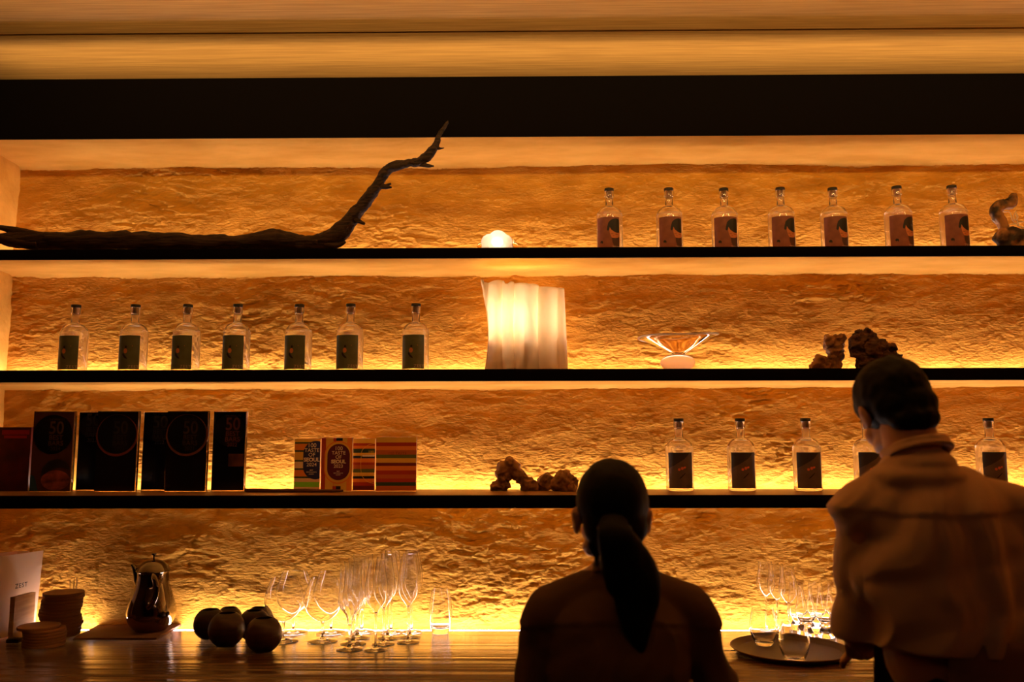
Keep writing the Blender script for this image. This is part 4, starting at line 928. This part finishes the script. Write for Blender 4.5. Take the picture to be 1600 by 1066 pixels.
def person(name, label, J, female, shirt_m, headM, hair_fn, hem, shirt_fn, torso, group='people at the back counter'):
    base = Vector((J['pelvis'].x, J['pelvis'].y, 0)); r = empty('person', base, label, 'person', group)
    bm = bmesh.new(); head_parts(bm, headM)
    nb, hc = J['neck'], headM @ Vector((0, -.03, -.045)); rn = .047 if female else .056
    limb(bm, hc, nb, rn, rn*1.06)
    for c, rr in torso: ball(bm, c, rr)
    for s in ('L', 'R'):
        sh, el, wr = J['sh'+s], J['el'+s], J['wr'+s]; k = .86 if female else 1.0
        limb(bm, nb - Vector((0, 0, .02)), sh, .050*k, .048*k)
        limb(bm, sh, sh.lerp(el, .4), .050*k, .046*k); limb(bm, sh.lerp(el, .4), el, .046*k, .038*k)
        limb(bm, el, el.lerp(wr, .3), .038*k, .040*k); limb(bm, el.lerp(wr, .3), wr, .040*k, .026*k)
        hand(bm, wr, J['hd'+s], J.get('pn'+s, (0, 0, -1)), 1 if s == 'L' else -1, .45, .95 if female else 1.03)
        hp = J['pelvis'] + Vector(((-1 if s == 'L' else 1)*.085, 0, -.03)); kn = J['kn'+s]; an = J['an'+s]
        limb(bm, hp, kn, .085*k, .056*k); limb(bm, kn, kn.lerp(an, .35), .054*k, .056*k); limb(bm, kn.lerp(an, .35), an, .056*k, .038*k)
        limb(bm, an - Vector((0, .03, .045)), an + Vector((0, .13, -.055)), .032, .026)
    me = remesh(bm, .0055, 3); c = get_co(me); c[:, 2] = np.maximum(c[:, 2], .004); set_co(me, c)
    link('body', local(me, base), SKIN, r, angle=None)
    for s in (-1, 1):
        bm = bmesh.new(); ball(bm, headM @ Vector((s*.031, .0775, .003)), (.0115, .009, .0075)); link('eye', local(bm_mesh(bm), base), EYE, r, angle=None)
        bm = bmesh.new(); ball(bm, headM @ Vector((s*.031, .086, .022)), (.018, .005, .0035)); link('eyebrow', local(bm_mesh(bm), base), HAIR, r, angle=None)
    hair_fn(r, base, headM)
    # shirt
    bm = bmesh.new(); k = .86 if female else 1.0
    for c, rr in torso:
        if c[2] > hem - .12: ball(bm, c, [q + .016 for q in rr])
    for s in ('L', 'R'):
        sh, el, wr = J['sh'+s], J['el'+s], J['wr'+s]
        limb(bm, nb - Vector((0, .004, .040)), sh + Vector((0, 0, .004)), .056*k, .056*k)
        limb(bm, sh, el, .063*k, .062*k)
        limb(bm, el, el.lerp(wr, J['cuff']), .062*k, .046*k)
    for c, rr in J['puff']: ball(bm, c, rr)
    ball(bm, Vector(J['collar']) - Vector((0, .006, .030)), (J['collar_r'][0]+.012, J['collar_r'][1]+.014, .036)); ball(bm, Vector(J['collar']) - Vector((0, .010, .058)), (J['collar_r'][0]+.045, J['collar_r'][1]+.020, .034))
    me = remesh(bm, .0062, 10)
    folds(me, shirt_fn)
    c = get_co(me); c[:, 2] = np.where((np.abs(c[:, 0]-J['pelvis'].x) < .26) & (c[:, 1] < J['pelvis'].y+.20), np.maximum(c[:, 2], hem), c[:, 2]); set_co(me, c)
    link('shirt', local(me, base), shirt_m, r, angle=None)
    # collar: a low stand around the neck with a fold-over
    bm = bmesh.new(); cc = J['collar']; R1, R2 = J['collar_r']; tl = J.get('collar_tilt', 0)
    pts = []
    for q in range(41):
        a = 2*PI*q/40; pts.append(Vector(cc) + Vector((R1*math.cos(a), R2*math.sin(a), -.30*(R2*math.sin(a)) + tl*math.cos(a))))
    for lay in ((.0, .016, .0075), (.012, .009, .0062)):
        tube_bm(bm, [p + Vector(((p.x-cc[0])*-.06*lay[0]*60, 0, lay[0])) for p in pts], [lay[2]]*41, 10, flat=2.2 if lay[0] == 0 else 1.4)
    link('collar', local(remesh(bm, .004, 3), base), shirt_m, r, angle=None)
    # trousers
    bm = bmesh.new()
    ball(bm, J['pelvis'] + Vector((0, 0, .03)), (.170 if female else .172, .128, .15)); ball(bm, J['pelvis'] + Vector((0, 0, .14)), (.142, .112, .10))
    for s in ('L', 'R'):
        hp = J['pelvis'] + Vector(((-1 if s == 'L' else 1)*.085, 0, -.03)); kn = J['kn'+s]; an = J['an'+s]
        limb(bm, hp, kn, .098*k, .074*k); limb(bm, kn, an + Vector((0, 0, .02)), .074*k, .064*k)
    me = remesh(bm, .008, 3); folds(me, lambda c, n: .005*fbm(c[:, 0]*14, c[:, 1]*14, c[:, 2]*6, 3, 71))
    c = get_co(me); c[:, 2] = np.minimum(c[:, 2], hem+.05); set_co(me, c)
    link('trousers', local(me, base), TROU, r, angle=None)
    for s in ('L', 'R'):
        an = J['an'+s]; bm = bmesh.new(); limb(bm, an - Vector((0, .04, .042)), an + Vector((0, .15, -.052)), .042, .033); ball(bm, an - Vector((0, .02, .02)), (.045, .055, .045))
        me = remesh(bm, .006, 3); c = get_co(me); c[:, 2] = np.maximum(c[:, 2], .0008); set_co(me, c); link('shoe', local(me, base), SHOE, r, angle=None)
    return r, base

# ---- ponytailed person
YWm = 1.95; Wc = at(960, 800, Y=YWm).x; wtop = at(957, 717, Y=YWm).z
def W(px, py, dy=0): return at(px, py, Y=YWm+dy)
hM = Matrix.Translation((at(955, 790, Y=YWm).x, YWm+.005, wtop - .1285)) @ Euler((math.radians(-6), 0, math.radians(3))).to_matrix().to_4x4()
J = dict(pelvis=Vector((Wc, YWm-.01, .84)), neck=W(964, 880, -.035), shL=W(862, 953, -.02), shR=W(1073, 951, -.02),
         elL=W(833, 1095, .02), elR=W(1120, 1080, .03), wrL=Vector((Wc-.105, 2.19, 1.02)), wrR=Vector((Wc+.15, 2.20, 1.01)),
         hdL=(.30, .85, -.25), hdR=(-.25, .85, -.28), knL=Vector((Wc-.09, YWm+.02, .46)), knR=Vector((Wc+.10, YWm+.02, .46)),
         anL=Vector((Wc-.10, YWm, .085)), anR=Vector((Wc+.11, YWm-.02, .085)), cuff=.30)
J['collar'] = tuple(W(966, 893, -.030)); J['collar_r'] = (.054, .052)
tor = [((Wc+.004, YWm-.02, 1.175), (.150, .100, .125)), ((Wc+.004, YWm-.015, 1.06), (.135, .098, .14)), ((Wc, YWm-.01, .93), (.132, .100, .12)), ((Wc, YWm-.012, .84), (.158, .118, .11)), ((Wc+.004, YWm-.03, 1.235), (.120, .075, .055))]
J['puff'] = [((Wc, YWm-.012, .97), (.175, .135, .14)), ((Wc+.004, YWm-.045, 1.13), (.155, .095, .15))]
def sfw(c, n):
    x, z = c[:, 0]-Wc, c[:, 2]; u_ = x*9 + 1.2*fbm(x*3, z*3, 1, 3, 81)
    f = (1-2*np.abs(fbm(u_, z*2.2, c[:, 1]*3, 3, 83)))*.008 + .006*fbm(x*6, c[:, 1]*5, z*9, 3, 85)
    yoke = .004*sstep(1.205, 1.212, z - .02*np.cos(x*9))
    return f*sstep(1.30, 1.18, z)*1.2 + yoke
def hair_w(r, base, M):
    E = M.to_3x3().normalized().to_euler(); bm = bmesh.new()
    ball(bm, M @ Vector((0, -.026, .034)), (.0815, .098, .0945), rot=E); ball(bm, M @ Vector((0, -.058, -.020)), (.072, .052, .060), rot=E)
    ball(bm, M @ Vector((0, -.055, -.055)), (.052, .048, .040), rot=E)
    me = remesh(bm, .006, 4); folds(me, lambda c, n: .0016*fbm(c[:, 0]*45, c[:, 1]*20, c[:, 2]*20, 3, 91)); link('hair', local(me, base), HAIR, r, angle=None)
    bm = bmesh.new(); s_ = YWm/F_PX
    pt = spline([(*W(958, 812, -.10), 20*s_), (*W(962, 838, -.135), 25*s_), (*W(972, 868, -.130), 33*s_), (*W(984, 898, -.125), 38*s_), (*W(994, 925, -.125), 35*s_), (*W(995, 955, -.130), 27*s_), (*W(997, 985, -.135), 18*s_), (*W(1001, 1008, -.135), 9*s_), (*W(1002, 1018, -.135), 3*s_)], 8)
    tube_bm(bm, [q[:3] for q in pt], [q[3] for q in pt], 24, flat=.62); me = bm_mesh(bm)
    twist(me, .0035, 14, 93, (40, 40, 4)); link('ponytail', local(me, base), HAIR, r, angle=None)
    link('hair_tie', local(tube_me([(*(W(960, 826, -.118)+Vector((.031*math.cos(a), .026*math.sin(a), .004*math.sin(a)))), .006) for a in np.linspace(0, 2*PI, 25)], 0, 8, 2), base), BLACK, r, angle=None)
    for px0, px1, py0, py1 in ((938, 932, 835, 885), (925, 928, 838, 870)):
        link('loose_strand', local(tube_me([(*W(px0, py0, -.05), .006), (*W((px0+px1)/2-2, (py0+py1)/2, -.065), .007), (*W(px1, py1, -.07), .0015)], 0, 8, 5), base), HAIR, r, angle=None)
person('w', 'person with a long black ponytail and dark shirt, seen from behind, shorter of two', J, True, SHIRT_W, hM, hair_w, .90, sfw, tor)

# ---- tall person
YM = 1.93
def P_(px, py, dy=0): return at(px, py, Y=YM+dy)
hM = Matrix.Translation(P_(1397, 643, .035)) @ Euler((math.radians(-27), math.radians(-7), math.radians(4))).to_matrix().to_4x4() @ Matrix.Scale(.94, 4)
pel = Vector((P_(1492, 900).x, YM+.0, .97))
J = dict(pelvis=pel, neck=P_(1430, 722, -.03), shL=P_(1350, 792, -.015), shR=P_(1578, 800, -.02), elL=P_(1338, 985, .05), elR=P_(1650, 985, .04),
         wrL=at(1356, 1004, Y=2.15), wrR=at(1590, 985, Y=2.10), hdL=(.10, .95, -.12), hdR=(-.35, .90, -.10), pnL=(.6, 0, -.8), pnR=(-.6, 0, -.8),
         knL=Vector((pel.x-.10, YM+.02, .51)), knR=Vector((pel.x+.11, YM+.01, .51)), anL=Vector((pel.x-.11, YM, .09)), anR=Vector((pel.x+.13, YM-.03, .09)), cuff=.88)
J['collar'] = tuple(P_(1432, 704, -.025)); J['collar_r'] = (.062, .060); J['collar_tilt'] = .006
def T(px, py, dy, r): return (tuple(P_(px, py, dy)), r)
tor = [T(1460, 805, -.02, (.160, .090, .085)), T(1462, 860, -.015, (.160, .112, .14)), T(1475, 940, -.01, (.150, .108, .14)), T(1488, 1020, 0, (.145, .108, .13)), ((pel.x, pel.y, pel.z), (.150, .115, .12))]
J['puff'] = [T(1497, 975, -.012, (.185, .140, .13)), T(1465, 850, -.040, (.172, .110, .17)), T(1478, 920, -.025, (.178, .128, .18)), T(1338, 860, .01, (.052, .060, .15)), T(1346, 1000, .07, (.046, .08, .045))]
hemM = at(1490, 1030, Y=YM-.14).z
def sfm(c, n):
    x, z = c[:, 0]-pel.x, c[:, 2]; u_ = x*10 - (z-1.3)*2.2 + 1.0*fbm(x*3, z*2.5, 1, 3, 101)
    f = (1-2.2*np.abs(fbm(u_*1.5, z*.9, c[:, 1]*1.5, 2, 103)))*.0105 + .0045*fbm(x*7, c[:, 1]*5, z*3, 3, 105)
    yz = P_(1450, 792).z
    yoke = .005*sstep(yz-.003, yz+.003, z + .012*np.cos(x*7+.5))
    amt = sstep(yz+.10, yz-.10, z); arm = sstep(-.16, -.20, x)
    return f*(.25+amt) + yoke + arm*.006*np.sin(z*46 + x*14 + 2*fbm(x*8, z*8, 0, 2, 9))
def hair_m(r, base, M):
    E = M.to_3x3().normalized().to_euler(); bm = bmesh.new()
    ball(bm, M @ Vector((0, -.020, .034)), tuple(.94*q for q in (.0875, .102, .0955)), rot=E); ball(bm, M @ Vector((0, -.055, -.010)), tuple(.94*q for q in (.078, .060, .070)), rot=E)
    ball(bm, M @ Vector((0, -.070, -.060)), tuple(.94*q for q in (.060, .038, .035)), rot=E); ball(bm, M @ Vector((.0, .030, .080)), tuple(.94*q for q in (.062, .055, .048)), rot=E)
    for s in (-1, 1): ball(bm, M @ Vector((s*.070, .014, .030)), tuple(.94*q for q in (.010, .026, .036)), rot=E)
    me = remesh(bm, .006, 3); folds(me, lambda c, n: .0022*fbm(c[:, 0]*60, c[:, 1]*40, c[:, 2]*40, 3, 111)); link('hair', local(me, base), HAIR, r, angle=None)
rM, baseM = person('m', 'tall person with short black hair and beige shirt, head bowed, seen from behind', J, False, SHIRT_M, hM, hair_m, hemM, sfm, tor)
# apron wrapped round the hips, open at the left
bm = bmesh.new(); n = 48; zt, zb = hemM+.03, .62
rings = []
for q in range(n+1):
    a = math.radians(-118 + 262*q/n); col = []
    for k in range(24):
        v = k/23; z = zt+(zb-zt)*v; rx = .182+.045*v; ry = .142+.045*v; w_ = 1+.035*math.sin(a*9+v*2)*v
        col.append((pel.x+rx*math.cos(a)*w_-0.0, pel.y+.0+ry*math.sin(a)*w_, z))
    rings.append(col)
me = grid_me(np.array(rings)); ap = link('apron', local(me, baseM), APRON, rM, angle=None)
md = ap.modifiers.new('thick', 'SOLIDIFY'); md.thickness = .003
